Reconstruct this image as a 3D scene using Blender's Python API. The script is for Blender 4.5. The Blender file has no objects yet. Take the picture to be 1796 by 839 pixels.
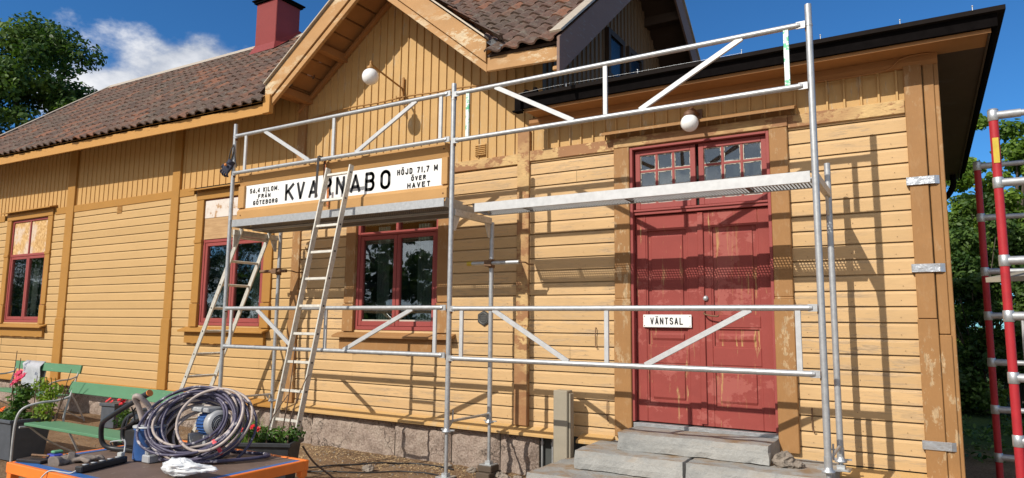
import bpy, math, random
import numpy as np
from mathutils import Vector, Matrix, noise
R = math.radians
random.seed(7)
scene = bpy.context.scene

# ---------------------------------------------------------------- camera, sky, sun, exposure
cam_data = bpy.data.cameras.new('camera')
cam = bpy.data.objects.new('camera', cam_data)
scene.collection.objects.link(cam)
scene.camera = cam
cam_data.sensor_width = 36.0
cam_data.lens = 36.0 * 1199.55 / 1796.0
cam_data.clip_end = 1500
yaw, pitch, roll = R(31.0963), R(7.01436), R(0.59862)
fwd = Vector((-math.sin(yaw) * math.cos(pitch), math.cos(yaw) * math.cos(pitch), math.sin(pitch)))
rt = Vector((math.cos(yaw), math.sin(yaw), 0))
up = rt.cross(fwd)
r2 = rt * math.cos(roll) + up * math.sin(roll)
u2 = -rt * math.sin(roll) + up * math.cos(roll)
m = Matrix((r2, u2, -fwd)).transposed().to_4x4()
m.translation = Vector((0, -6.3, 1.55))
cam.matrix_world = m

LIGHT = Vector((0.33, 1.0, -0.80)).normalized()
sun_data = bpy.data.lights.new('sun', 'SUN')
sun_data.energy = 4.6
sun_data.angle = R(0.4)
sun_data.color = (1.0, 0.94, 0.85)
sun = bpy.data.objects.new('sun', sun_data)
sun.rotation_euler = LIGHT.to_track_quat('-Z', 'Y').to_euler()
sun.location = (-5, -15, 20)
scene.collection.objects.link(sun)

world = bpy.data.worlds.new('World')
scene.world = world
world.use_nodes = True
wt = world.node_tree
wt.nodes.clear()
def wn(t, **k):
    n = wt.nodes.new(t)
    for a, b in k.items(): setattr(n, a, b)
    return n
w_out = wn('ShaderNodeOutputWorld'); w_bg = wn('ShaderNodeBackground')
sky = wn('ShaderNodeTexSky', sky_type='NISHITA', sun_disc=False)
sky.sun_elevation = math.asin(-LIGHT.z)
sky.sun_rotation = math.atan2(-LIGHT.x, -LIGHT.y)
sky.altitude = 900; sky.air_density = 1.0; sky.dust_density = 0.25; sky.ozone_density = 3.2
w_bg.inputs['Strength'].default_value = 0.105
tc = wn('ShaderNodeTexCoord')
nrm = wn('ShaderNodeVectorMath', operation='NORMALIZE')
wt.links.new(tc.outputs['Generated'], nrm.inputs[0])
nz = wn('ShaderNodeTexNoise'); nz.inputs['Scale'].default_value = 7.0; nz.inputs['Detail'].default_value = 9; nz.inputs['Roughness'].default_value = 0.58
mp = wn('ShaderNodeMapping'); mp.inputs['Scale'].default_value = (1, 1, 1.7)
wt.links.new(nrm.outputs[0], mp.inputs['Vector']); wt.links.new(mp.outputs[0], nz.inputs['Vector'])
def blob(d, rad, squash):
    s = wn('ShaderNodeVectorMath', operation='SUBTRACT'); s.inputs[1].default_value = d
    wt.links.new(nrm.outputs[0], s.inputs[0])
    k = wn('ShaderNodeVectorMath', operation='MULTIPLY'); k.inputs[1].default_value = (1, 1, squash)
    wt.links.new(s.outputs[0], k.inputs[0])
    l = wn('ShaderNodeVectorMath', operation='LENGTH'); wt.links.new(k.outputs[0], l.inputs[0])
    mr = wn('ShaderNodeMapRange'); mr.inputs['From Min'].default_value = 0; mr.inputs['From Max'].default_value = rad
    mr.inputs['To Min'].default_value = 1; mr.inputs['To Max'].default_value = 0
    wt.links.new(l.outputs['Value'], mr.inputs['Value'])
    return mr.outputs[0]
def wmath(op, a, b):
    n = wn('ShaderNodeMath', operation=op)
    for i, v in enumerate((a, b)):
        if isinstance(v, (int, float)): n.inputs[i].default_value = v
        else: wt.links.new(v, n.inputs[i])
    return n.outputs[0]
blobs = [blob((-.775, .535, .300), .235, 1.8), blob((-.835, .465, .262), .16, 1.5), 
         blob((-.25, -.93, .30), 1.9, .9), blob((.75, -.5, .35), .8, 1.3), blob((-.9, -.45, .3), .6, 1.4), blob((.30, .93, .10), .20, 1.9)]  # unseen clouds behind the camera, enlarged to add neutral fill
mx = blobs[0]
for b in blobs[1:]: mx = wmath('MAXIMUM', mx, b)
msk = wmath('ADD', wmath('MULTIPLY', mx, 0.75), wmath('SUBTRACT', nz.outputs['Fac'], 0.78))
mr = wn('ShaderNodeMapRange', interpolation_type='SMOOTHSTEP'); mr.inputs['From Min'].default_value = 0.0; mr.inputs['From Max'].default_value = 0.20
wt.links.new(msk, mr.inputs['Value'])
cc = wn('ShaderNodeValToRGB'); cc.color_ramp.elements[0].color = (4.6, 5.0, 5.8, 1); cc.color_ramp.elements[1].color = (9.6, 9.6, 9.7, 1)
cc.color_ramp.elements[0].position = 0.42; cc.color_ramp.elements[1].position = 0.62
wt.links.new(nz.outputs['Fac'], cc.inputs['Fac'])
tint = wn('ShaderNodeMix', data_type='RGBA', blend_type='MULTIPLY'); tint.inputs[0].default_value = 1.0
tint.inputs[7].default_value = (0.36, 0.83, 1.20, 1)
wt.links.new(sky.outputs[0], tint.inputs[6])
mix = wn('ShaderNodeMix', data_type='RGBA')
wt.links.new(wmath('MULTIPLY', mr.outputs[0], 0.93), mix.inputs[0]); wt.links.new(tint.outputs[2], mix.inputs[6]); wt.links.new(cc.outputs[0], mix.inputs[7])
wt.links.new(mix.outputs[2], w_bg.inputs['Color']); wt.links.new(w_bg.outputs[0], w_out.inputs[0])

scene.view_settings.view_transform = 'Standard'
scene.view_settings.look = 'None'
scene.view_settings.exposure = 0.0
scene.view_settings.gamma = 1.0
scene.view_settings.use_curve_mapping = False
scene.render.engine = 'CYCLES'
scene.render.resolution_x = 1024; scene.render.resolution_y = 478
scene.cycles.max_bounces = 6
scene.cycles.transparent_max_bounces = 8

# ---------------------------------------------------------------- materials
def mat_new(name):
    mt = bpy.data.materials.new(name); mt.use_nodes = True
    nt = mt.node_tree; nt.nodes.clear()
    o = nt.nodes.new('ShaderNodeOutputMaterial'); b = nt.nodes.new('ShaderNodeBsdfPrincipled')
    nt.links.new(b.outputs[0], o.inputs[0])
    return mt, nt, b, o
def tex(nt, scale, stretch=(1, 1, 1), detail=5, rough=.6, kind='ShaderNodeTexNoise'):
    t = nt.nodes.new('ShaderNodeTexCoord'); mp = nt.nodes.new('ShaderNodeMapping'); mp.inputs['Scale'].default_value = stretch
    n = nt.nodes.new(kind); n.inputs['Scale'].default_value = scale
    if kind == 'ShaderNodeTexNoise':
        n.inputs['Detail'].default_value = detail; n.inputs['Roughness'].default_value = rough
    nt.links.new(t.outputs['Object'], mp.inputs['Vector']); nt.links.new(mp.outputs[0], n.inputs['Vector'])
    return n
def ramp(nt, src, stops):
    r = nt.nodes.new('ShaderNodeValToRGB'); e = r.color_ramp.elements
    while len(e) < len(stops): e.new(0.5)
    for i, (p, c) in enumerate(stops):
        e[i].position = p; e[i].color = (*c, 1) if len(c) == 3 else c
    nt.links.new(src, r.inputs['Fac']); return r.outputs[0]
def mixc(nt, f, a, b, blend='MIX'):
    n = nt.nodes.new('ShaderNodeMix'); n.data_type = 'RGBA'; n.blend_type = blend
    for i, v in ((0, f), (6, a), (7, b)):
        if isinstance(v, (int, float)): n.inputs[i].default_value = v
        elif isinstance(v, tuple): n.inputs[i].default_value = (*v, 1)
        else: nt.links.new(v, n.inputs[i])
    return n.outputs[2]
def bump(nt, b, src, strength=.3, dist=.01):
    n = nt.nodes.new('ShaderNodeBump'); n.inputs['Strength'].default_value = strength; n.inputs['Distance'].default_value = dist
    nt.links.new(src, n.inputs['Height']); nt.links.new(n.outputs[0], b.inputs['Normal'])
def mul(c, k): return tuple(min(1, x * k) for x in c)
def paint(name, col, wear=0.0, under=(.30, .24, .18), rough=.62, stretch=(1, 1, 5), wscale=5.0, var=.10, grain=(2, 2, 30), second=None, tone=False):
    """painted wood: slight patchiness, dirt, flaked patches that show bare wood"""
    mt, nt, b, o = mat_new(name)
    n1 = tex(nt, 2.3, (1, 1, 2.0), 6)
    c = ramp(nt, n1.outputs['Fac'], [(.25, mul(col, 1 - var)), (.75, mul(col, 1 + var))])
    ng = tex(nt, 8, grain, 4)
    c = mixc(nt, .22, c, ramp(nt, ng.outputs['Fac'], [(.3, mul(col, .78)), (.6, mul(col, 1.08))]))
    if second:
        n3 = tex(nt, 2.6, (1, 1, 1.3), 8, .72)
        c = mixc(nt, ramp(nt, n3.outputs['Fac'], [(second[1], (0, 0, 0)), (second[1] + .02, (1, 1, 1))]), c, second[0])
    if tone:
        at = nt.nodes.new('ShaderNodeAttribute'); at.attribute_name = 'tile_tone'
        c = mixc(nt, 1.0, c, ramp(nt, at.outputs['Fac'], [(0, (.93, .925, .91)), (.5, (.99, .99, .99)), (1, (1.04, 1.04, 1.05))]), 'MULTIPLY')
    if wear > 0:
        n2 = tex(nt, wscale, stretch, 12, .74)
        th = .72 - .2 * wear
        f = ramp(nt, n2.outputs['Fac'], [(th, (0, 0, 0)), (th + .03, (1, 1, 1))])
        n4 = tex(nt, 1.3, (1, 1, 1), 3)
        zone = ramp(nt, n4.outputs['Fac'], [(.44, (.12, .12, .12)), (.60, (1, 1, 1))])
        f = mixc(nt, 1.0, f, zone, 'MULTIPLY')
        wood = ramp(nt, ng.outputs['Fac'], [(.3, mul(under, .7)), (.7, mul(under, 1.35))])
        c = mixc(nt, f, c, wood)
    nt.links.new(c, b.inputs['Base Color'])
    b.inputs['Roughness'].default_value = rough; b.inputs['Specular IOR Level'].default_value = .25
    bump(nt, b, ng.outputs['Fac'], .18, .004)
    return mt
def plain(name, col, rough=.5, metal=0.0, var=.12, scale=14, bmp=.1, spec=.4, dist=.004, speck=None):
    mt, nt, b, o = mat_new(name)
    n = tex(nt, scale, (1, 1, 1), 6, .65)
    c = ramp(nt, n.outputs['Fac'], [(.3, mul(col, 1 - var)), (.7, mul(col, 1 + var))])
    if speck:
        n2 = tex(nt, speck[1], (1, 1, 1), 8, .75)
        c = mixc(nt, ramp(nt, n2.outputs['Fac'], [(speck[2], (0, 0, 0)), (speck[2] + .03, (1, 1, 1))]), c, speck[0])
    nt.links.new(c, b.inputs['Base Color'])
    b.inputs['Roughness'].default_value = rough; b.inputs['Metallic'].default_value = metal
    b.inputs['Specular IOR Level'].default_value = spec
    if bmp: bump(nt, b, n.outputs['Fac'], bmp, dist)
    return mt

YEL_OLD = (.595, .395, .195)
YEL_NEW = (.545, .352, .155)
M = {}
M['siding_new'] = paint('siding_new', YEL_NEW, 0, var=.05, tone=True)
M['siding_old'] = paint('siding_old', YEL_OLD, 1.0, under=(.44, .31, .18), stretch=(1, 1, 11), wscale=2.6, var=.10, tone=True)
M['boards_new'] = paint('boards_new', (.52, .31, .115), 0, grain=(30, 2, 2), var=.05)
M['boards_old'] = paint('boards_old', (.52, .325, .130), .85, under=(.48, .35, .2), stretch=(6, 1, 1), wscale=2.6, grain=(30, 2, 2))
M['trim_new'] = paint('trim_new', (.39, .195, .045), 0, grain=(20, 20, 2), var=.07)
M['trim_old'] = paint('trim_old', (.33, .172, .065), .92, under=(.42, .29, .16), wscale=6.5, stretch=(1.8, 1, .8), grain=(14, 14, 3), var=.12)
M['belt_old'] = paint('belt_old', (.32, .16, .072), 1.25, under=(.56, .38, .17), wscale=3.2, stretch=(1, 1, 1.8), var=.14)
M['fascia_new'] = paint('fascia_new', (.50, .26, .075), 0, var=.05)
M['rake'] = paint('rake', (.44, .245, .10), .95, under=(.56, .44, .28), wscale=3.5, stretch=(1, 1, 2.5), var=.13)
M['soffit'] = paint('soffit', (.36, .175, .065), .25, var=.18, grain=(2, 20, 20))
M['red'] = paint('red', (.275, .056, .046), .62, under=(.42, .27, .12), wscale=4.0, stretch=(5, 1, .45), grain=(26, 2, 2), rough=.65, var=.14, second=((.345, .095, .078), .56))
M['red_frame'] = paint('red_frame', (.30, .068, .060), .15, under=(.45, .30, .2), rough=.5, grain=(20, 20, 4))
M['red_worn'] = paint('red_worn', (.275, .056, .046), .95, under=(.44, .28, .11), wscale=3.2, stretch=(7, 1, .42), grain=(26, 2, 2), rough=.65, var=.14, second=((.345, .095, .078), .52))
M['soffit_dark'] = paint('soffit_dark', (.06, .035, .022), 0)  # dark colour set to cut bounce and deepen the eaves shade
M['old_timber'] = paint('old_timber', (.10, .075, .055), 0, grain=(2, 2, 20), var=.25)
M['soffit_side'] = paint('soffit_side', (.075, .048, .032), .8, under=(.09, .07, .06), wscale=3, grain=(2, 20, 20), var=.25)  # grimy soffit, with the right side's shade also put into the colour
M['dim_glass'] = plain('dim_glass', (.015, .022, .035), .25, 0, bmp=0, spec=.3)  # opaque dark pane; faint blue of reflected sky is in its colour
M['putty'] = plain('putty', (.46, .42, .35), .8)
M['rough_wood'] = paint('rough_wood', (.31, .275, .21), 0, grain=(30, 30, 2), var=.15)
M['green_old'] = paint('green_bench', (.10, .235, .130), .45, under=(.33, .33, .25), wscale=4, stretch=(.6, 3, 3), grain=(2, 20, 20), var=.12)
M['white_old'] = paint('white_old', (.62, .62, .6), .6, under=(.25, .22, .18), wscale=6, stretch=(1, 1, 1))
M['alu'] = plain('aluminium', (.46, .47, .475), .45, .55, var=.16, scale=26, bmp=.1, speck=((.42, .41, .39), 34, .63))
M['alu_white'] = plain('aluminium_pale', (.52, .525, .525), .5, .25, var=.10, scale=20, bmp=.08, speck=((.46, .45, .43), 30, .66))
M['galv'] = plain('galvanised', (.50, .52, .53), .45, .7, var=.2, scale=18, speck=((.34, .33, .31), 26, .6))
M['zinc'] = plain('zinc_band', (.60, .62, .64), .30, .75, var=.1, scale=9, bmp=.5, dist=.02)
M['rusty'] = plain('rusty_steel', (.20, .115, .065), .7, .3, var=.35, scale=30)
M['deck_alu'] = plain('deck_perforated', (.12, .12, .12), .6, .3, var=.2)
M['greenish'] = plain('green_spill', (.62, .68, .64), .5, .3, speck=((.10, .38, .22), 16, .50))
M['ladder'] = plain('ladder_aluminium', (.60, .57, .50), .5, .3, var=.18, scale=20, speck=((.42, .36, .27), 22, .6))
M['granite'] = plain('granite', (.36, .295, .25), .9, 0, var=.24, scale=8, bmp=.8, dist=.03, speck=((.16, .14, .13), 55, .60))
def granite():
    mt, nt, b, o = mat_new('split_granite')
    n = tex(nt, 3.2, (1, 1, 1), 10, .7)
    c = ramp(nt, n.outputs['Fac'], [(.30, (.22, .17, .125)), (.46, (.42, .32, .25)), (.58, (.52, .42, .33)), (.72, (.60, .52, .42))])
    n2 = tex(nt, 48, (1, 1, 1), 6, .7)
    c = mixc(nt, .5, c, ramp(nt, n2.outputs['Fac'], [(.38, (.12, .10, .09)), (.5, (.36, .28, .24)), (.66, (.55, .48, .42))]))
    t = nt.nodes.new('ShaderNodeTexCoord'); nw = tex(nt, 1.6, (1, 1, 1), 6)
    ad = nt.nodes.new('ShaderNodeVectorMath'); ad.operation = 'ADD'; nt.links.new(t.outputs['Object'], ad.inputs[0]); nt.links.new(nw.outputs['Color'], ad.inputs[1])
    v = nt.nodes.new('ShaderNodeTexVoronoi'); v.feature = 'DISTANCE_TO_EDGE'; v.inputs['Scale'].default_value = 1.5; nt.links.new(ad.outputs[0], v.inputs['Vector'])
    cr = ramp(nt, v.outputs['Distance'], [(0, (1, 1, 1)), (.014, (0, 0, 0))])
    c = mixc(nt, cr, c, (.07, .055, .045))
    nt.links.new(c, b.inputs['Base Color']); b.inputs['Roughness'].default_value = .9; b.inputs['Specular IOR Level'].default_value = .2
    m1 = nt.nodes.new('ShaderNodeMath'); m1.operation = 'ADD'; nt.links.new(n.outputs['Fac'], m1.inputs[0]); nt.links.new(n2.outputs['Fac'], m1.inputs[1])
    bump(nt, b, m1.outputs[0], 1.0, .03)
    return mt
M['granite'] = granite()
M['mortar'] = plain('mortar', (.34, .29, .23), .95, 0, scale=20, bmp=.6)
def stepm():
    mt, nt, b, o = mat_new('step_stone')
    n = tex(nt, 6, (1, 1, 1), 9, .7); c = ramp(nt, n.outputs['Fac'], [(.3, (.24, .245, .24)), (.5, (.345, .345, .33)), (.7, (.44, .43, .40))])
    n2 = tex(nt, 38, (1, 1, 1), 6, .7); c = mixc(nt, .25, c, ramp(nt, n2.outputs['Fac'], [(.36, (.15, .15, .15)), (.64, (.52, .51, .47))]))
    n5 = tex(nt, 1.1, (1, 1, 3), 5, .6); c = mixc(nt, .6, c, ramp(nt, n5.outputs['Fac'], [(.35, (.20, .205, .20)), (.6, (.42, .415, .39))]))
    n3 = tex(nt, 2.4, (1, 1, 2.5), 8, .7); g_ = nt.nodes.new('ShaderNodeNewGeometry'); sp = nt.nodes.new('ShaderNodeSeparateXYZ'); nt.links.new(g_.outputs['Normal'], sp.inputs[0])
    ml = nt.nodes.new('ShaderNodeMath'); ml.operation = 'MULTIPLY'; nt.links.new(ramp(nt, n3.outputs['Fac'], [(.44, (0, 0, 0)), (.60, (1, 1, 1))]), ml.inputs[0]); nt.links.new(sp.outputs['Z'], ml.inputs[1])
    cl_ = nt.nodes.new('ShaderNodeClamp'); nt.links.new(ml.outputs[0], cl_.inputs['Value'])
    c = mixc(nt, cl_.outputs[0], c, (.27, .185, .11))
    nt.links.new(c, b.inputs['Base Color']); b.inputs['Roughness'].default_value = .88; b.inputs['Specular IOR Level'].default_value = .2
    bump(nt, b, n2.outputs['Fac'], .8, .012); return mt
M['step_stone'] = stepm()
M['black'] = plain('black_edge', (.006, .005, .005), .95, 0, var=.3, spec=.03)
M['dark_felt'] = plain('roof_felt', (.016, .013, .012), .95, 0, spec=.05)
M['dark_interior'] = plain('interior', (.06, .065, .062), .9, 0)
M['curtain_green'] = plain('curtain_green', (.22, .26, .235), .9, 0, var=.1)
M['curtain_white'] = plain('curtain_white', (.42, .43, .41), .9, 0)
M['orange'] = plain('orange_steel', (.85, .20, .025), .45, 0, var=.1, scale=5, speck=((.40, .12, .03), 30, .68))
M['deck_ply'] = plain('brown_ply', (.155, .105, .080), .6, 0, var=.22, scale=5, speck=((.26, .21, .17), 18, .62))
M['blue'] = plain('blue_paint', (.045, .12, .33), .4, 0, var=.15, speck=((.5, .52, .52), 22, .66))
M['blue_tape'] = plain('blue_edge', (.035, .13, .36), .5, 0, var=.15)
M['blk_plastic'] = plain('black_plastic', (.022, .023, .025), .42, 0, var=.25, speck=((.25, .25, .25), 30, .72))
M['grip'] = plain('orange_ring', (.65, .22, .05), .5)
M['grey_cast'] = plain('grey_cast', (.38, .39, .40), .55, .2, speck=((.7, .7, .68), 26, .6))
M['hose_dark'] = plain('hose_dark', (.070, .062, .105), .5, 0, var=.4, scale=12, speck=((.42, .39, .40), 17, .565))
M['hose_pale'] = plain('hose_pale', (.42, .35, .31), .5, 0, var=.3, scale=12, speck=((.16, .11, .13), 20, .58))
M['pink_tape'] = plain('pink_tape', (.62, .07, .09), .5, 0)
M['glove'] = plain('leather_glove', (.20, .165, .14), .85, 0, var=.3, bmp=.5)
M['glove_dark'] = plain('dark_glove', (.03, .033, .055), .8, 0, var=.4, bmp=.6)
M['tin'] = plain('blue_tin', (.05, .06, .35), .4, 0)
M['planter_grey'] = plain('grey_planter', (.075, .085, .10), .6, 0, var=.15)
M['planter_black'] = plain('black_planter', (.028, .03, .034), .5, 0, var=.2)
M['soil'] = plain('soil', (.05, .035, .025), .95, 0, bmp=.8)
M['twig'] = plain('twig', (.12, .075, .05), .8, 0)
M['iron_white'] = plain('bench_iron', (.42, .42, .41), .55, .2, var=.2, speck=((.18, .13, .1), 28, .66))
M['towel'] = plain('towel_cloth', (.42, .43, .46), .95, 0, var=.12, bmp=.5, speck=((.12, .14, .2), 5, .56))
M['redpole'] = plain('red_pole', (.40, .020, .028), .55, 0, var=.12, speck=((.75, .6, .58), 22, .70))
M['sticker'] = plain('yellow_sticker', (.55, .40, .04), .5, 0)
M['sign_white'] = plain('enamel_white', (.80, .80, .78), .3, 0, var=.04, scale=5)
M['letter'] = plain('enamel_black', (.02, .02, .022), .4, 0)
M['strap'] = plain('strap_black', (.04, .035, .035), .7, 0)
M['strap_orange'] = plain('strap_orange', (.50, .17, .05), .7, 0, speck=((.12, .05, .03), 18, .5))
M['globe'] = plain('opal_glass', (.86, .86, .84), .18, 0, var=.02, bmp=0)
M['brass'] = plain('lamp_brown', (.36, .19, .06), .5, .2)
M['iron_brown'] = plain('lamp_iron', (.16, .085, .05), .6, .2)
M['chim'] = paint('chimney_red', (.235, .040, .035), .35, under=(.2, .12, .1), rough=.45)
M['ridge'] = plain('ridge_metal', (.47, .40, .31), .5, .1)
M['osb'] = None
def osb():
    mt, nt, b, o = mat_new('chipboard')
    v = tex(nt, 46, (1, 1, .6), kind='ShaderNodeTexVoronoi')
    n = tex(nt, 3.0, (1, 1, 1), 5)
    hs = nt.nodes.new('ShaderNodeSeparateColor'); nt.links.new(v.outputs['Color'], hs.inputs[0])
    c = ramp(nt, hs.outputs[0], [(0, (.40, .22, .075)), (.5, (.55, .33, .12)), (1, (.68, .46, .22))])
    c = mixc(nt, ramp(nt, n.outputs['Fac'], [(.50, (0, 0, 0)), (.62, (.7, .7, .7))]), c, (.62, .53, .45))
    nt.links.new(c, b.inputs['Base Color']); b.inputs['Roughness'].default_value = .75
    return mt
M['osb'] = osb()
def plyw():
    mt, nt, b, o = mat_new('plywood')
    n = tex(nt, 4, (1, 1, 9), 7)
    c = ramp(nt, n.outputs['Fac'], [(.3, (.36, .21, .09)), (.7, (.52, .33, .16))])
    nt.links.new(c, b.inputs['Base Color']); b.inputs['Roughness'].default_value = .7
    return mt
M['ply'] = plyw()
def plasterw():
    mt, nt, b, o = mat_new('peeling_board')
    n = tex(nt, 5, (1, 1, 1), 9, .7)
    c = ramp(nt, n.outputs['Fac'], [(.45, (.66, .60, .54)), (.58, (.60, .52, .45)), (.6, (.42, .25, .13))])
    nt.links.new(c, b.inputs['Base Color']); b.inputs['Roughness'].default_value = .8
    return mt
M['peel'] = plasterw()
def glassm():
    mt, nt, b, o = mat_new('window_glass')
    nt.nodes.remove(b)
    g = nt.nodes.new('ShaderNodeBsdfGlossy'); g.inputs['Roughness'].default_value = .015; g.inputs['Color'].default_value = (.9, .93, .95, 1)
    t = nt.nodes.new('ShaderNodeBsdfTransparent'); t.inputs['Color'].default_value = (.80, .84, .82, 1)
    f = nt.nodes.new('ShaderNodeLayerWeight'); f.inputs['Blend'].default_value = .28
    mr = nt.nodes.new('ShaderNodeMapRange'); mr.inputs['To Min'].default_value = .15; mr.inputs['To Max'].default_value = .8
    nt.links.new(f.outputs['Fresnel'], mr.inputs['Value'])
    mx = nt.nodes.new('ShaderNodeMixShader'); nt.links.new(mr.outputs[0], mx.inputs[0]); nt.links.new(t.outputs[0], mx.inputs[1]); nt.links.new(g.outputs[0], mx.inputs[2])
    n = tex(nt, 3.0, (1, 1, 1), 2); bp = nt.nodes.new('ShaderNodeBump'); bp.inputs['Strength'].default_value = .05; bp.inputs['Distance'].default_value = .02
    nt.links.new(n.outputs['Fac'], bp.inputs['Height']); nt.links.new(bp.outputs[0], g.inputs['Normal'])
    nt.links.new(mx.outputs[0], o.inputs[0]); return mt
M['glass'] = glassm()
def tilem(name, stops):
    mt, nt, b, o = mat_new(name)
    a = nt.nodes.new('ShaderNodeAttribute'); a.attribute_name = 'tile_tone'
    c = ramp(nt, a.outputs['Fac'], stops)
    n = tex(nt, 9, (1, 1, 1), 9, .75)
    nb = tex(nt, 1.1, (1, 1, 1), 6, .7)
    c = mixc(nt, ramp(nt, nb.outputs['Fac'], [(.44, (0, 0, 0)), (.62, (.75, .75, .75))]), c, (.085, .07, .055))
    c = mixc(nt, ramp(nt, n.outputs['Fac'], [(.53, (0, 0, 0)), (.60, (.75, .75, .75))]), c, (.20, .185, .145))
    n2 = tex(nt, 30, (1, 1, 1), 7, .7)
    c = mixc(nt, .45, c, ramp(nt, n2.outputs['Fac'], [(.35, (.030, .020, .014)), (.68, (.205, .128, .085))]))
    nt.links.new(c, b.inputs['Base Color']); b.inputs['Roughness'].default_value = .85
    bump(nt, b, n2.outputs['Fac'], .5, .01)
    return mt
M['tile'] = tilem('clay_tile', [(0, (.06, .036, .030)), (.35, (.115, .06, .045)), (.7, (.145, .072, .052)), (.9, (.20, .085, .05)), (1, (.36, .125, .055))])
def leafm(name, a, bcol, trans=.35):
    mt, nt, b, o = mat_new(name)
    at = nt.nodes.new('ShaderNodeAttribute'); at.attribute_name = 'tile_tone'
    c = ramp(nt, at.outputs['Fac'], [(0, a), (1, bcol)])
    nt.links.new(c, b.inputs['Base Color']); b.inputs['Roughness'].default_value = .5; b.inputs['Specular IOR Level'].default_value = .3
    t = nt.nodes.new('ShaderNodeBsdfTranslucent'); nt.links.new(mixc(nt, 1.0, c, (1.2, 1.25, .55), 'MULTIPLY'), t.inputs['Color'])
    mx = nt.nodes.new('ShaderNodeMixShader'); mx.inputs[0].default_value = trans
    nt.links.new(b.outputs[0], mx.inputs[1]); nt.links.new(t.outputs[0], mx.inputs[2]); nt.links.new(mx.outputs[0], o.inputs[0])
    return mt
M['leaf_dark'] = leafm('leaf_dark', (.025, .055, .02), (.075, .13, .04), .25)
M['leaf_mid'] = leafm('leaf_mid', (.030, .072, .015), (.13, .21, .045), .35)
M['leaf_light'] = leafm('leaf_light', (.09, .17, .025), (.26, .38, .06), .45)
M['leaf_plant'] = leafm('leaf_plant', (.04, .10, .02), (.13, .24, .05), .35)
M['bark'] = plain('bark', (.10, .08, .06), .9, 0, bmp=.8)
M['petal_pink'] = plain('petal_pink', (.70, .09, .17), .6, 0)
M['petal_orange'] = plain('petal_orange', (.80, .18, .03), .6, 0)
M['petal_red'] = plain('petal_red', (.62, .02, .03), .6, 0)
def plasticm():
    mt, nt, b, o = mat_new('thin_plastic')
    b.inputs['Base Color'].default_value = (.82, .84, .85, 1); b.inputs['Roughness'].default_value = .25
    t = nt.nodes.new('ShaderNodeBsdfTransparent'); mx = nt.nodes.new('ShaderNodeMixShader'); mx.inputs[0].default_value = .25
    nt.links.new(b.outputs[0], mx.inputs[1]); nt.links.new(t.outputs[0], mx.inputs[2]); nt.links.new(mx.outputs[0], o.inputs[0]); return mt
M['bag'] = plasticm()
def groundm():
    mt, nt, b, o = mat_new('dirt')
    n = tex(nt, 1.4, (1, 1, 1), 9, .65)
    c = ramp(nt, n.outputs['Fac'], [(.33, (.15, .085, .045)), (.5, (.25, .155, .085)), (.66, (.36, .25, .15))])
    n2 = tex(nt, 42, (1, 1, 1), 6, .75)
    c = mixc(nt, .5, c, ramp(nt, n2.outputs['Fac'], [(.36, (.10, .065, .04)), (.52, (.26, .17, .10)), (.68, (.48, .38, .26))]))
    g = tex(nt, .6, (1, 1, 1), 6)
    tcn = nt.nodes.new('ShaderNodeTexCoord'); sp = nt.nodes.new('ShaderNodeSeparateXYZ'); nt.links.new(tcn.outputs['Object'], sp.inputs[0])
    mr = nt.nodes.new('ShaderNodeMapRange'); mr.inputs['From Min'].default_value = 3.0; mr.inputs['From Max'].default_value = 5.0
    nt.links.new(sp.outputs['Y'], mr.inputs['Value'])
    c = mixc(nt, mr.outputs[0], c, ramp(nt, n2.outputs['Fac'], [(.3, (.03, .06, .015)), (.7, (.09, .13, .035))]))
    mr2 = nt.nodes.new('ShaderNodeMapRange'); mr2.inputs['From Min'].default_value = -3.0; mr2.inputs['From Max'].default_value = -5.5
    nt.links.new(sp.outputs['Y'], mr2.inputs['Value'])
    c = mixc(nt, mr2.outputs[0], c, ramp(nt, n2.outputs['Fac'], [(.3, (.36, .28, .20)), (.7, (.52, .43, .32))]))  # near yard made pale and warm to bounce fill into the shade
    nt.links.new(c, b.inputs['Base Color']); b.inputs['Roughness'].default_value = .95; b.inputs['Specular IOR Level'].default_value = .1
    ad = nt.nodes.new('ShaderNodeMath'); ad.operation = 'ADD'; nt.links.new(n.outputs['Fac'], ad.inputs[0]); nt.links.new(n2.outputs['Fac'], ad.inputs[1])
    bump(nt, b, ad.outputs[0], .8, .03)
    return mt
M['ground'] = groundm()
M['pebble'] = plain('pebble', (.25, .21, .17), .9, 0, var=.35, scale=14, bmp=1.0, dist=.01, speck=((.12, .10, .08), 22, .56))

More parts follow.
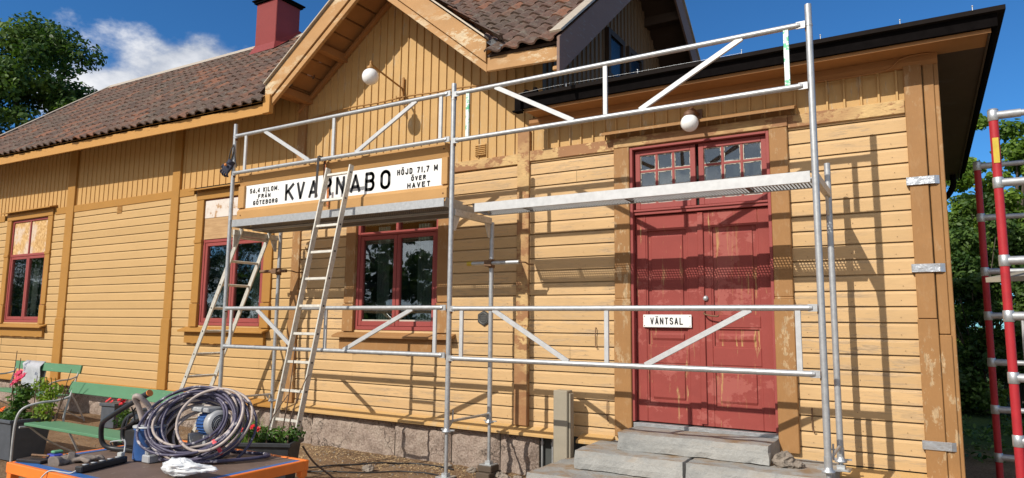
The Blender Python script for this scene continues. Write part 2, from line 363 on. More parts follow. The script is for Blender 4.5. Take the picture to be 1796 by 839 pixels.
# ---------------------------------------------------------------- geometry helpers
class G:
    def __init__(s, xf=None): s.v = []; s.f = []; s.sm = []; s.xf = xf; s.tone = []; s.cur = .5
    def add(s, vs, fs, smooth=False):
        b = len(s.v)
        for p in vs:
            p = Vector(p)
            if s.xf: p = s.xf @ p
            s.v.append(p)
        for f in fs: s.f.append([b + i for i in f]); s.sm.append(smooth); s.tone.append(s.cur)
    def box(s, x0, x1, y0, y1, z0, z1):
        s.add([(x0, y0, z0), (x1, y0, z0), (x1, y1, z0), (x0, y1, z0), (x0, y0, z1), (x1, y0, z1), (x1, y1, z1), (x0, y1, z1)],
              [(0, 3, 2, 1), (4, 5, 6, 7), (0, 1, 5, 4), (1, 2, 6, 5), (2, 3, 7, 6), (3, 0, 4, 7)]); return s
    def beam(s, p0, p1, w, h, upv=(0, 0, 1), ext=0):
        p0 = Vector(p0); p1 = Vector(p1); d = (p1 - p0).normalized(); p0 = p0 - d * ext; p1 = p1 + d * ext
        u = Vector(upv); sd = d.cross(u)
        if sd.length < 1e-4: sd = d.cross(Vector((1, 0, 0)))
        sd.normalize(); u = sd.cross(d).normalized()
        vs = [p + sd * a * w / 2 + u * b * h / 2 for p in (p0, p1) for a, b in ((-1, -1), (1, -1), (1, 1), (-1, 1))]
        s.add(vs, [(0, 1, 2, 3), (7, 6, 5, 4), (0, 4, 5, 1), (1, 5, 6, 2), (2, 6, 7, 3), (3, 7, 4, 0)]); return s
    def tube(s, pts, r, seg=10, closed=False, cap=True):
        pts = [Vector(p) for p in pts]; n = len(pts)
        rr = r if isinstance(r, (list, tuple)) else [r] * n
        vs = []; prev = None
        for i, p in enumerate(pts):
            if closed: t = (pts[(i + 1) % n] - pts[i - 1]).normalized()
            else: t = (pts[min(i + 1, n - 1)] - pts[max(i - 1, 0)]).normalized()
            if prev is None:
                a = Vector((0, 0, 1)) if abs(t.z) < .9 else Vector((1, 0, 0))
                e = t.cross(a).normalized()
            else:
                e = (prev - t * prev.dot(t)).normalized()
            prev = e; g = t.cross(e)
            for k in range(seg):
                an = 2 * math.pi * k / seg
                vs.append(p + (e * math.cos(an) + g * math.sin(an)) * rr[i])
        fs = []
        for i in range(n if closed else n - 1):
            a = i * seg; b = ((i + 1) % n) * seg
            for k in range(seg):
                k2 = (k + 1) % seg; fs.append((a + k, a + k2, b + k2, b + k))
        s.add(vs, fs, True)
        if cap and not closed:
            s.add(vs[:seg], [tuple(reversed(range(seg)))]); s.add(vs[-seg:], [tuple(range(seg))])
        return s
    def lathe(s, prof, c=(0, 0, 0), seg=20, axis=None):
        c = Vector(c); vs = []
        q = Vector((0, 0, 1)).rotation_difference(Vector(axis).normalized()) if axis else None
        for r, z in prof:
            for k in range(seg):
                a = 2 * math.pi * k / seg; p = Vector((r * math.cos(a), r * math.sin(a), z))
                if q: p = q @ p
                vs.append(c + p)
        fs = []
        for i in range(len(prof) - 1):
            for k in range(seg):
                k2 = (k + 1) % seg; fs.append((i * seg + k, i * seg + k2, (i + 1) * seg + k2, (i + 1) * seg + k))
        s.add(vs, fs, True); return s
    def sphere(s, c, r, seg=24, rings=14, sc=(1, 1, 1)):
        vs = []; c = Vector(c)
        for i in range(rings + 1):
            a = math.pi * i / rings
            for k in range(seg):
                b = 2 * math.pi * k / seg
                vs.append(c + Vector((r * sc[0] * math.sin(a) * math.cos(b), r * sc[1] * math.sin(a) * math.sin(b), -r * sc[2] * math.cos(a))))
        fs = [(i * seg + k, i * seg + (k + 1) % seg, (i + 1) * seg + (k + 1) % seg, (i + 1) * seg + k) for i in range(rings) for k in range(seg)]
        s.add(vs, fs, True); return s
    def prism(s, poly, y0, y1):
        """poly of (x, z) points, extruded in y"""
        n = len(poly)
        s.add([(x, y0, z) for x, z in poly] + [(x, y1, z) for x, z in poly],
              [tuple(range(n)), tuple(reversed(range(n, 2 * n)))] + [(i, i + n, (i + 1) % n + n, (i + 1) % n) for i in range(n)]); return s
    def prismx(s, poly, x0, x1):
        """poly of (y, z) points, extruded in x"""
        n = len(poly)
        s.add([(x0, y, z) for y, z in poly] + [(x1, y, z) for y, z in poly],
              [tuple(reversed(range(n))), tuple(range(n, 2 * n))] + [(i, (i + 1) % n, (i + 1) % n + n, i + n) for i in range(n)]); return s
    def build(s, name, mt, parent=None, bevel=0, label=None, fix=True):
        off = Vector((0, 0, 0)); p = parent
        while p is not None: off += p.location; p = p.parent
        me = bpy.data.meshes.new(name)
        me.from_pydata([tuple(v - off) for v in s.v], [], s.f)
        me.polygons.foreach_set('use_smooth', s.sm)
        if any(t != .5 for t in s.tone):
            at = me.attributes.new('tile_tone', 'FLOAT', 'FACE'); at.data.foreach_set('value', s.tone)
        if fix:
            import bmesh
            bm = bmesh.new(); bm.from_mesh(me); bmesh.ops.recalc_face_normals(bm, faces=bm.faces); bm.to_mesh(me); bm.free()
        me.materials.append(mt)
        o = bpy.data.objects.new(name, me); scene.collection.objects.link(o)
        if parent is not None: o.parent = parent
        if bevel:
            b = o.modifiers.new('bevel', 'BEVEL'); b.width = bevel; b.segments = 1; b.limit_method = 'ANGLE'; b.angle_limit = R(40)
        if label: o['label'] = label
        return o
def tag(o, label, cat, group=None):
    o['label'] = label; o['category'] = cat
    if group: o['group'] = group
    return o
def thing(name, loc, label, cat, group=None):
    o = bpy.data.objects.new(name, None); scene.collection.objects.link(o); o.location = loc; o.empty_display_size = .1
    return tag(o, label, cat, group)
def single(g, name, mt, loc, label, cat, group=None, bevel=0):
    """a thing that is one mesh, its origin at loc"""
    L = Vector(loc); g.v = [v - L for v in g.v]
    o = g.build(name, mt, None, bevel); o.location = L
    return tag(o, label, cat, group)
def kind(o, k): o['kind'] = k; return o
def smooth_path(pts, n=8, closed=False):
    pts = [Vector(p) for p in pts]; out = []; N = len(pts)
    rng = range(N) if closed else range(N - 1)
    for i in rng:
        if closed: a, b, c, d = pts[i - 1], pts[i], pts[(i + 1) % N], pts[(i + 2) % N]
        else: a, b, c, d = pts[max(i - 1, 0)], pts[i], pts[i + 1], pts[min(i + 2, N - 1)]
        for k in range(n):
            t = k / n
            out.append(.5 * ((2 * b) + (c - a) * t + (2 * a - 5 * b + 4 * c - d) * t * t + (3 * b - a - 3 * c + d) * t ** 3))
    if not closed: out.append(pts[-1])
    return out
def arc(cx, cy, rx, ry, a0, a1, n=8): return [(cx + rx * math.cos(R(a0 + (a1 - a0) * k / n)), cy + ry * math.sin(R(a0 + (a1 - a0) * k / n))) for k in range(n + 1)]
RO = [[(0, .28), (0, .72)] + arc(.5, .72, .5, .28, 180, 0, 10) + [(1, .28)] + arc(.5, .28, .5, .28, 0, -180, 10)]
GL = {'K': [[(0, 0), (0, 1)], [(1, 1), (0, .42)], [(.30, .58), (1, 0)]], 'V': [[(0, 1), (.5, 0), (1, 1)]], 'A': [[(0, 0), (.5, 1), (1, 0)], [(.18, .28), (.82, .28)]],
      'R': [[(0, 0), (0, 1), (.6, 1)] + arc(.62, .77, .38, .23, 90, -90, 8) + [(0, .54)], [(.55, .54), (1, 0)]], 'N': [[(0, 0), (0, 1), (1, 0), (1, 1)]],
      'B': [[(0, 0), (0, 1), (.6, 1)] + arc(.62, .77, .34, .23, 90, -90, 8) + [(0, .54)], [(.6, .54)] + arc(.62, .27, .38, .27, 90, -90, 8) + [(0, 0)]], 'O': RO,
      'M': [[(0, 0), (0, 1), (.5, .25), (1, 1), (1, 0)]], 'I': [[(.5, 0), (.5, 1)]], 'L': [[(0, 1), (0, 0), (1, 0)]], 'F': [[(0, 0), (0, 1), (1, 1)], [(0, .54), (.8, .54)]],
      'E': [[(1, 0), (0, 0), (0, 1), (1, 1)], [(0, .54), (.8, .54)]], 'T': [[(0, 1), (1, 1)], [(.5, 1), (.5, 0)]], 'H': [[(0, 0), (0, 1)], [(1, 0), (1, 1)], [(0, .52), (1, .52)]],
      'J': [[(1, 1), (1, .26)] + arc(.5, .26, .5, .26, 0, -180, 8)], 'D': [[(0, 0), (0, 1), (.5, 1)] + arc(.5, .7, .5, .3, 90, 0, 5) + [(1, .3)] + arc(.5, .3, .5, .3, 0, -90, 5) + [(0, 0)]],
      'G': [arc(.5, .72, .5, .28, 20, 180, 9) + [(0, .28)] + arc(.5, .28, .5, .28, 180, 360, 9) + [(1, .48), (.55, .48)]],
      'S': [arc(.5, .76, .5, .24, 15, 250, 10) + arc(.5, .26, .5, .26, 80, -165, 10)],
      '5': [[(.95, 1), (.1, 1), (.05, .56)] + arc(.5, .31, .5, .31, 120, -160, 10)], '6': [[(.8, 1), (.08, .42)] + arc(.5, .30, .5, .30, 160, -200, 12)],
      '4': [[(.75, 0), (.75, 1), (0, .27), (1, .27)]], '7': [[(0, 1), (1, 1), (.3, 0)]], '1': [[(.1, .75), (.6, 1), (.6, 0)]],
      ',': [[(.5, .08), (.35, -.12)]], '.': [[(.45, .0), (.55, .0)]]}
NARROW = {'I': .25, ',': .3, '.': .3, '1': .55, ' ': .7, 'M': 1.25}
def stroke_text(g, txt, x0, x1, z0, z1, y, w):
    """signwriter's block capitals drawn as flat strokes on the plane y = const"""
    gap = .42; ws = [NARROW.get(c.upper() if c not in 'ÅÄÖ' else 'O', 1.0) for c in txt]; tot = sum(ws) + gap * (len(txt) - 1); k = (x1 - x0) / tot; x = x0
    def seg(a, b):
        d = Vector((b[0] - a[0], 0, b[1] - a[1])); L = d.length
        if L < 1e-6: return
        d /= L; n = Vector((-d.z, 0, d.x)) * w / 2; e = d * w * .32; A = Vector((a[0], y, a[1])) - e; Bv = Vector((b[0], y, b[1])) + e; t = Vector((0, -.0012, 0))
        g.add([A - n, Bv - n, Bv + n, A + n, A - n + t, Bv - n + t, Bv + n + t, A + n + t], [(0, 1, 2, 3), (4, 5, 6, 7), (0, 1, 5, 4), (1, 2, 6, 5), (2, 3, 7, 6), (3, 0, 4, 7)])
    for c, wd in zip(txt, ws):
        base = {'Å': 'A', 'Ä': 'A', 'Ö': 'O'}.get(c, c)
        if base != ' ':
            h = (z1 - z0); X = lambda u: x + w / 2 + u * (wd * k - w); Z = lambda v: z0 + w / 2 + v * (h - w)
            for pl in GL[base]:
                for a, b in zip(pl, pl[1:]): seg((X(a[0]), Z(a[1])), (X(b[0]), Z(b[1])))
            if c in 'ÄÖ':
                for u in (.2, .8): seg((X(u) - w * .1, z1 + w * .9), (X(u) + w * .1, z1 + w * .9))
            if c == 'Å': seg((X(.5) - w * .25, z1 + w * .7), (X(.5) + w * .25, z1 + w * .7))
        x += (wd + gap) * k

# ---------------------------------------------------------------- ground
def gz(x, y):
    b = .02
    if -9 < y < 1 and -20 < x < 4:
        b += .035 * noise.noise(Vector((x * .7, y * .7, 3))) + .018 * noise.noise(Vector((x * 3.1, y * 3.1, 8)))
    if x > 1.5: b -= min(.5, (x - 1.5) * .12) if y > -1 else 0
    return b
xs = [-400, -200, -100, -60, -40, -30, -24] + [-20 + i * .22 for i in range(110)] + [4.6, 6, 9, 14, 22, 40, 80, 160, 400]
ys = [-400, -150, -60, -30, -18, -12] + [-8 + i * .2 for i in range(46)] + [1.5, 2.5, 4, 6, 9, 13, 18, 28, 45, 80, 160, 400, 1000]
g = G()
g.add([(x, y, gz(x, y)) for y in ys for x in xs], [(j * len(xs) + i, j * len(xs) + i + 1, (j + 1) * len(xs) + i + 1, (j + 1) * len(xs) + i) for j in range(len(ys) - 1) for i in range(len(xs) - 1)], True)
kind(g.build('ground', M['ground'], None, fix=False), 'structure')

# ---------------------------------------------------------------- the station building
B = thing('station_building', (-8, 2.7, 0), 'old yellow ochre wooden railway station with red tiled roof, gable and red double door', 'building')
XL, XR = -17.0, .03          # wall ends
YB = 5.4                     # back wall

def siding(g, x0, x1, z0, z1, pitch=.1295, off=.024, depth=.030, joints=True):
    k = math.floor((z0 - off) / pitch)
    while off + k * pitch < z1:
        a = off + k * pitch; b = a + pitch; j = random.uniform(-.0022, .0022)
        prof = [(-.004, a), (-.004, a + .011), (-depth + .004 + j, a + .0125), (-depth + j, b - .022), (-depth + .003 + j, b - .006), (-depth + .010, b)]
        pr = []
        for i in range(len(prof) - 1):
            (ya, za), (yb, zb) = prof[i], prof[i + 1]
            if zb <= z0 or za >= z1: continue
            if za < z0: ya += (yb - ya) * (z0 - za) / (zb - za + 1e-9); za = z0
            if zb > z1: yb = ya + (yb - ya) * (z1 - za) / (zb - za + 1e-9); zb = z1
            pr.append(((ya, za), (yb, zb)))
        cuts = [x0]; x = x0 + random.uniform(.6, 4.5)
        while joints and x < x1 - .5:
            if random.random() < .35: cuts.append(x)
            x += random.uniform(2.2, 4.5)
        cuts.append(x1)
        for ca, cb in zip(cuts, cuts[1:]):
            g.cur = min(1, max(0, random.gauss(.5, .28))) + .001
            if ca > x0: ca += .0035
            jj = random.uniform(-.0015, .0015)
            for (ya, za), (yb, zb) in pr:
                g.add([(ca, ya + jj, za), (cb, ya + jj, za), (cb, yb + jj, zb), (ca, yb + jj, zb)], [(0, 1, 2, 3)])
        g.cur = .5
        k += 1
def rects(x0, x1, z0, z1, holes):
    """splits a wall rectangle round its openings"""
    xs = sorted({x0, x1} | {min(max(v, x0), x1) for h in holes for v in h[:2]})
    out = []
    for a, b in zip(xs, xs[1:]):
        cuts = sorted((h[2], h[3]) for h in holes if h[0] < (a + b) / 2 < h[1])
        z = z0
        for c, d in cuts:
            if c > z: out.append((a, b, z, c))
            z = max(z, d)
        if z < z1: out.append((a, b, z, z1))
    return out
# openings  (x0, x1, z0, z1)
W1 = (-15.22, -13.82, 1.47, 3.43)
W2 = (-9.20, -7.80, 1.47, 3.34)
W3 = (-6.08, -4.80, 1.45, 3.20)
DO = (-2.44, -1.12, .60, 3.29)
holes = [W1, W2, W3, DO]
# structural wall behind the cladding
g = G()
for r in rects(XL, XR, .05, 3.60, holes): g.box(r[0], r[1], 0, .14, r[2], r[3])
g.box(XL, -3.53, .0, .14, 3.60, 4.78)
g.prism([(-6.55, 4.88), (-4.47, 4.88), (-5.51, 5.68)], .0, .14)
g.box(-3.4, XR, 0, .14, 3.60, 3.80)
g.build('wall_core', M['dark_interior'], B)
def side_wall(name, xf, length, z0, z1, mt):
    g = G(xf); siding(g, 0, length, z0, z1); g.box(0, length, 0, .1, z0, z1); return g.build(name, mt, B)
side_wall('wall', Matrix.Translation((.135, 0, 0)) @ Matrix.Rotation(R(90), 4, 'Z'), YB, .4, 3.8, M['siding_old'])
side_wall('wall', Matrix.Translation((.1, YB, 0)) @ Matrix.Rotation(R(180), 4, 'Z'), 17.1, .4, 4.5, M['siding_new'])
side_wall('wall', Matrix.Translation((XL, YB, 0)) @ Matrix.Rotation(R(-90), 4, 'Z'), YB, .4, 4.6, M['siding_new'])
g = G(); g.prismx([(0, 4.5), (5.4, 4.5), (2.7, 6.9)], XL, XL + .05); g.build('wall', M['boards_new'], B)

# cladding: horizontal boards
P_A, P_B, P_C, P_D = (-13.20, -12.95), (-10.04, -9.845), (-7.238, -7.09), (-3.734, -3.585)
g = G()
for r in rects(XL, P_C[0] + .02, .47, 3.45, [W1, W2]): siding(g, *r, pitch=.1355, off=.0805, joints=False)
g.build('siding', M['siding_new'], B, label='freshly painted yellow horizontal boards on the left part of the wall')
g = G()
for r in rects(P_C[0] + .02, P_D[0] + .02, .46, 3.30, [W3]): siding(g, *r)
g.build('siding', M['siding_old'], B, label='worn yellow horizontal boards under the gable')
g = G()
for r in rects(P_D[0] + .02, XR + .02, .44, 3.31, [DO]): siding(g, *r)
g.build('siding', M['siding_old'], B, label='worn yellow horizontal boards beside the red door')
g = G()
for zi in range(3, 24):
    z = .024 + .1295 * zi + .05
    if z > 3.25: break
    for x in (-3.50, -2.95, -2.68, -.86, -.50, -.16, -7.0, -6.40, -4.45, -3.85):
        if (-6.3 < x < -4.6 and 1.2 < z < 3.2): continue
        dx, dz = random.uniform(-.02, .02), random.uniform(-.012, .012)
        g.add([(x + dx - .004, -.0325, z + dz), (x + dx, -.0335, z + dz - .004), (x + dx + .004, -.0325, z + dz), (x + dx, -.0325, z + dz + .004)], [(0, 1, 2, 3)])
kind(g.build('nail_heads', M['rusty'], B), 'stuff')
# vertical boards
def vboards(g, x0, x1, z0, zt, pitch, w=.026, th=.020, base=.012):
    top = zt if callable(zt) else (lambda x: zt)
    n = max(1, round((x1 - x0) / .25)); xs = [x0 + (x1 - x0) * i / n for i in range(n + 1)]
    for a, b in zip(xs, xs[1:]): g.add([(a, -base, z0), (b, -base, z0), (b, -base, top(b)), (a, -base, top(a))], [(0, 1, 2, 3)])
    k = 0; x = x0 + pitch * .5
    while x + w < x1:
        t = min(top(x), top(x + w)); j = random.uniform(-.003, .003)
        if t > z0 + .02:
            g.add([(x + j, -base, z0), (x + .004 + j, -base - th, z0), (x + w - .004 + j, -base - th, z0), (x + w + j, -base, z0),
                   (x + j, -base, t), (x + .004 + j, -base - th, t), (x + w - .004 + j, -base - th, t), (x + w + j, -base, t)],
                  [(0, 1, 5, 4), (1, 2, 6, 5), (2, 3, 7, 6), (0, 3, 2, 1)])
        x += pitch
g = G(); vboards(g, XL, P_C[0] + .03, 3.555, 4.7, .143, w=.012, th=.013); g.build('vertical_boards', M['boards_new'], B)
gable_top = lambda x: max(4.6 if x < -3.8 else 4.45, 5.86 - .76 * abs(x + 5.51))
g = G(); vboards(g, P_C[0] + .03, -3.45, 3.385, gable_top, .1195, w=.017, th=.017); g.build('vertical_boards', M['boards_old'], B, label='worn vertical boards of the gable above the name board')
g = G(); vboards(g, -3.448, XR, 3.40, 3.76, .1305, w=.022, th=.022); g.build('vertical_boards', M['boards_old'], B)
# belt courses
for a, b in ((XL, -15.55), (-13.60, P_A[0]), (P_A[1], P_B[0]), (P_B[1], -9.48)):
    g = G(); g.box(a, b, -.042, 0, 3.435, 3.557); g.build('belt_board', M['trim_new'], B, .004)
g = G(); g.box(P_C[1], P_D[0], -.045, 0, 3.275, 3.39); g.build('belt_board', M['belt_old'], B, .004, label='flaking brown belt board right of the name board')
for a, b in ((P_D[1], DO[0] - .165), (DO[1] + .16, -.057)):
    g = G(); g.box(a, b, -.045, 0, 3.29, 3.405); g.build('belt_board', M['belt_old'], B, .004)
# pilasters
def pilaster(x0, x1, z0, z1, mt, zs=1.15, th=.055, label=None):
    g = G(); g.box(x0, x1, -th, 0, zs + .02, z1)
    g.box(x0 - .008, x1 + .008, -th - .014, 0, z0, zs); g.prismx([(-th - .014, zs), (0, zs), (0, zs + .02), (-th, zs + .02)], x0 - .003, x1 + .003)
    g.build('pilaster', mt, B, .005, label=label)
pilaster(*P_A, .50, 4.88, M['trim_new'], 1.55); pilaster(*P_B, .50, 4.88, M['trim_new'], 1.55)
pilaster(*P_C, .50, 4.88, M['trim_old'], 1.55)
pilaster(*P_D, .50, 3.64, M['belt_old'], 1.50, label='flaking brown pilaster between gable and waiting room')
pilaster(-16.98, -16.78, .50, 4.88, M['trim_new'], 1.55)
# right corner boards
g = G(); g.box(-.055, .074, -.060, 0, 1.62, 3.74); g.box(-.059, .078, -.066, 0, .36, 1.615); g.box(.084, .156, -.050, 0, 1.5, 3.74); g.box(.082, .162, -.056, 0, .36, 1.495)
g.box(.156, .19, -.04, .12, .36, 3.72)
g.build('corner_board', M['trim_old'], B, .005)
for z in (2.715, 2.015, .655):
    g = G(); g.box(-.072, .118, -.076, -.070, z - .033, z + .033); g.box(-.078, -.072, -.076, -.01, z - .033, z + .033); g.add([(.118, -.076, z - .033), (.118, -.076, z + .033), (.150, -.052, z + .033), (.150, -.052, z - .033)], [(0, 1, 2, 3)])
    g.build('metal_band', M['zinc'], B, .002)
# drip board above the stone foundation
def drip(x0, x1, z, mt):
    g = G(); g.prismx([(-.02, z + .085), (-.02, z + .055), (-.165, z), (-.165, z + .028)], x0, x1); g.build('drip_board', mt, B, .003)
drip(XL - .1, -7.3, .425, M['trim_new']); drip(-7.296, -3.20, .415, M['boards_old']); drip(-2.98, -2.63, .40, M['boards_old']); drip(-.95, .20, .345, M['boards_old'])
# foundation
def boulder_block(x0, x1, z0, z1, yf, seed):
    g = G(); nx = max(4, int((x1 - x0) / .03)); nz_ = 15
    for j in range(nz_ + 1):
        for i in range(nx + 1):
            u, v = i / nx, j / nz_; x = x0 + (x1 - x0) * u; z = z0 + (z1 - z0) * v
            e = min(u * nx / 2, (1 - u) * nx / 2, v * 5, (1 - v) * 5, 1)
            y = yf - .05 * e - .05 * e * (noise.noise(Vector((x * 2.2 + seed, z * 2.5, seed))) + .5 * noise.noise(Vector((x * 6, z * 6, seed))) + .45 * noise.noise(Vector((x * 13, z * 13, seed))) + .3 * noise.noise(Vector((x * 30, z * 30, seed))))
            g.v.append(Vector((x, y, z)))
    n = nx + 1
    for j in range(nz_):
        for i in range(nx): g.f.append([j * n + i, j * n + i + 1, (j + 1) * n + i + 1, (j + 1) * n + i]); g.sm.append(True); g.tone.append(.5)
    return g
edges = [-17, -15.6, -14.1, -12.7, -11.1, -9.9, -8.5, -7.35, -6.72, -5.36, -4.55, -3.92, -3.45]
fd = G(); fd.box(XL, -3.46, -.02, .2, -.1, .44); fd.box(-3.5, .1, .12, .3, -.1, .44)
fo = fd.build('foundation', M['mortar'], B)
for i, (a, b) in enumerate(zip(edges, edges[1:])): boulder_block(a + .006, b - .006, -.12, .437 - .006 * (i % 2), -.035, i * 3.7).build('foundation_stone', M['granite'], fo)

# roofs: the old building sags a little towards its right end
def sag(g):
    for v in g.v: v.z += -.018 - .019 * (v.x + 9.2)
    return g
def roof_tiles(g, org, ex, es, nx, ns, w, l, skip=None, amp=.040):
    """pantiles: org bottom left, ex unit along the eave, es unit up the slope"""
    org = Vector(org); ex = Vector(ex).normalized(); es = Vector(es).normalized(); en = ex.cross(es).normalized()
    if en.z < 0: en = -en
    prof = [(0.0, .55), (.14, .95), (.28, 1.0), (.42, .62), (.58, .1), (.74, -.12), (.88, .02), (1.0, .55)]
    for r in range(ns):
        for c in range(nx):
            p = org + ex * (c * w) + es * (r * l)
            if skip and skip(p + ex * w * .5 + es * l * .5): continue
            t = random.random(); g.cur = t if random.random() > .12 else .97
            dz = random.uniform(-.005, .009); ds = random.uniform(-.022, .016); dx = random.uniform(-.004, .004); sk = random.uniform(-.004, .004)
            top = []; bot = []; ba = []
            for u, h in prof:
                q = p + ex * (u * w * 1.04 + dx)
                b0 = q + es * (ds - .03) + en * (h * amp + .028 + dz + sk * u)
                top.append(q + es * (l + .03) + en * (h * amp + .006)); bot.append(b0); ba.append(b0 - en * .020)
            n = len(prof)
            g.add(bot + top, [(i, i + 1, n + i + 1, n + i) for i in range(n - 1)], True)
            g.add(ba + bot, [(i, i + 1, n + i + 1, n + i) for i in range(n - 1)])
    g.cur = .5
SL = .82; ang = math.atan(SL)
YE, ZE, YR = -.62, 4.455, 2.70
ZR = ZE + SL * (YR - YE)
CX = -5.51
cross_z = lambda x: 5.87 - .76 * abs(x - CX)
RF = G(); RX0, RX1 = -17.35, -2.93
slope_len = (YR - YE) / math.cos(ang)
nrow = int(slope_len / .30); lrow = slope_len / nrow
nc = 71; wt_ = (RX1 - .06 - RX0) / nc
roof_tiles(RF, (RX0 + .02, YE, ZE), (1, 0, 0), (0, math.cos(ang), math.sin(ang)), nc, nrow, wt_, lrow, skip=lambda p: -7.2 < p.x < -3.82 and p.z < cross_z(p.x) + .03)
roof_o = sag(RF).build('roof', M['tile'], B, fix=False)
RB = G()
RB.add([(RX0, 2 * YR - YE, ZE), (RX1, 2 * YR - YE, ZE), (RX1, YR, ZR), (RX0, YR, ZR)], [(0, 1, 2, 3)])
sag(RB).build('roof_back', M['dark_felt'], roof_o)
# cross gable slopes
G2 = G(); a2 = math.atan(.76)
hl = (CX - (-7.30)) / math.cos(a2)
def skipx(p):
    zm = ZE + SL * (p.y - YE); return p.z < zm - .02
n2 = 6; l2 = hl / n2
roof_tiles(G2, (-7.30, -.60, cross_z(-7.30)), (0, 1, 0), (math.cos(a2), 0, math.sin(a2)), 11, n2, .2, l2, skip=skipx)
roof_tiles(G2, (-3.72, -.60, cross_z(-3.72)), (0, 1, 0), (-math.cos(a2), 0, math.sin(a2)), 11, n2, .2, l2, skip=skipx)
G2.build('roof', M['tile'], B, fix=False)
# sheathing under the tiles
g = G(); th = .03
def sheath(x0, x1, y0, y1):
    z0, z1 = ZE + SL * (y0 - YE) - .02, ZE + SL * (y1 - YE) - .02
    g.add([(x0, y0, z0), (x1, y0, z0), (x1, y1, z1), (x0, y1, z1), (x0, y0, z0 - th), (x1, y0, z0 - th), (x1, y1, z1 - th), (x0, y1, z1 - th)],
          [(0, 1, 2, 3), (7, 6, 5, 4), (0, 4, 5, 1), (1, 5, 6, 2), (2, 6, 7, 3), (3, 7, 4, 0)])
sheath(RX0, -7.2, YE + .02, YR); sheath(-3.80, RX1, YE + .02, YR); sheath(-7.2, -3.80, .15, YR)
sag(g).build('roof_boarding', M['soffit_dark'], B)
# main fascia, rafter tails
g = G(); g.box(RX0, -7.13, -.60, -.575, 4.285, 4.462)
sag(g).build('fascia_board', M['fascia_new'], B, .003)
g = G()
for x in np.arange(-17, -7.4, 1.02): g.beam((x, -.57, 4.33), (x, .02, 4.33 + SL * .6), .07, .10)
sag(g).build('rafter_tails', M['soffit'], B)
g = G(); g.prism([(-3.80, 4.15), (-2.98, 4.115), (-2.98, 4.275), (-3.80, 4.325)], -.60, -.57); g.build('fascia_board', M['rake'], B, .012, label='rotten fascia board between the two gables')
g = G(); g.box(-2.99, -2.93, -.61, -.55, 4.11, 4.25); g.box(-3.03, -2.96, -.58, -.50, 4.03, 4.075); g.build('fascia_end', M['rake'], B, .008)
g = G(); g.box(-7.25, -7.12, -.64, -.57, 4.22, 4.46); g.build('fascia_end', M['fascia_new'], B, .004)
# crumpled flashing at the foot of the right rake
g = G(); pts = []
for j in range(5):
    for i in range(9):
        pts.append((-3.80 + i * .05, -.62 + j * .05, 4.325 + .15 * math.exp(-i * .35) + .035 * noise.noise(Vector((i * .9, j * .9, 1))) + j * .03))
g.add(pts, [(j * 9 + i, j * 9 + i + 1, (j + 1) * 9 + i + 1, (j + 1) * 9 + i) for j in range(4) for i in range(8)]); g.build('flashing', M['zinc'], B)
# left verge and ridge
g = G()
for ya, za in ((YE, ZE),): g.beam((RX0 - .01, YE - .02, ZE - .03), (RX0 - .01, YR, ZR - .03), .04, .20, (0, 0, 1)); g.beam((RX0 - .01, 2 * YR - YE, ZE - .03), (RX0 - .01, YR, ZR - .03), .04, .20)
g.beam((RX0 + .02, YE - .02, ZE + .085), (RX0 + .02, YR, ZR + .085), .13, .02); sag(g).build('verge_board', M['ridge'], B, .003)
g = G(); g.prismx([(YR - .13, ZR - .03), (YR, ZR + .10), (YR + .13, ZR - .03), (YR, ZR + .06)], RX0, RX1 + .02); sag(g).build('ridge_cap', M['ridge'], B)
# front gable rakes
def rake(sign, xt, zt, xa, za):
    """front barge board with metal cap, tip (xt, zt top edge) to apex"""
    dx, dz = xa - xt, za - zt; L = math.hypot(dx, dz); tx, tz = dx / L, dz / L; nx, nz_ = (tz, -tx) if sign > 0 else (-tz, tx)
    if nz_ > 0: nx, nz_ = -nx, -nz_
    def strip(g, a, b, y0, y1, cutz=True):
        p = [(xt, zt - a / abs(tx)), (xa, za - a / abs(tx)), (xa, za - b / abs(tx)), (xt, zt - b / abs(tx))]
        g.prism(p, y0, y1)
    g = G(); strip(g, .012, .205, -.625, -.60); o = g.build('barge_board', M['rake'], B, .003)
    g = G(); strip(g, .215, .285, -.605, -.56); g.build('barge_moulding', M['rake'], o, .003)
    g = G(); strip(g, -.018, .0, -.66, -.575); g.build('barge_cap', M['ridge'], o, .002)
rake(1, -7.235, 4.605, CX, 5.905); rake(-1, -3.79, 4.51, CX - .005, 5.905)
# gable soffit boards and purlins
for sx_ in (-1, 1):
    g = G()
    for k in range(9):
        a, b = k * .19 + .02, k * .19 + .19
        za, zb = 5.80 - .76 * a, 5.80 - .76 * b; xa_, xb_ = CX + sx_ * a, CX + sx_ * b
        g.add([(xa_, -.58, za), (xb_, -.58, zb), (xb_, 0, zb), (xa_, 0, za), (xa_, -.58, za + .02), (xb_, -.58, zb + .02), (xb_, 0, zb + .02), (xa_, 0, za + .02)],
              [(0, 3, 2, 1), (4, 5, 6, 7), (0, 1, 5, 4), (1, 2, 6, 5), (2, 3, 7, 6), (3, 0, 4, 7)])
    g.build('gable_soffit', M['soffit'], B)
    for d in (.93, 1.55):
        g = G(); x = CX + sx_ * d; z = 5.80 - .76 * d - .03
        g.prismx([(-.57, z), (-.57, z - .04), (-.50, z - .095), (0, z - .11), (0, z)], x - .05, x + .05); g.build('purlin_end', M['soffit'], B, .005)
    g = G(); g.beam((CX, -.05, 5.70), (CX + sx_ * 1.72, -.05, 5.70 - .76 * 1.72), .06, .05); g.build('gable_moulding', M['soffit'], B, .004)
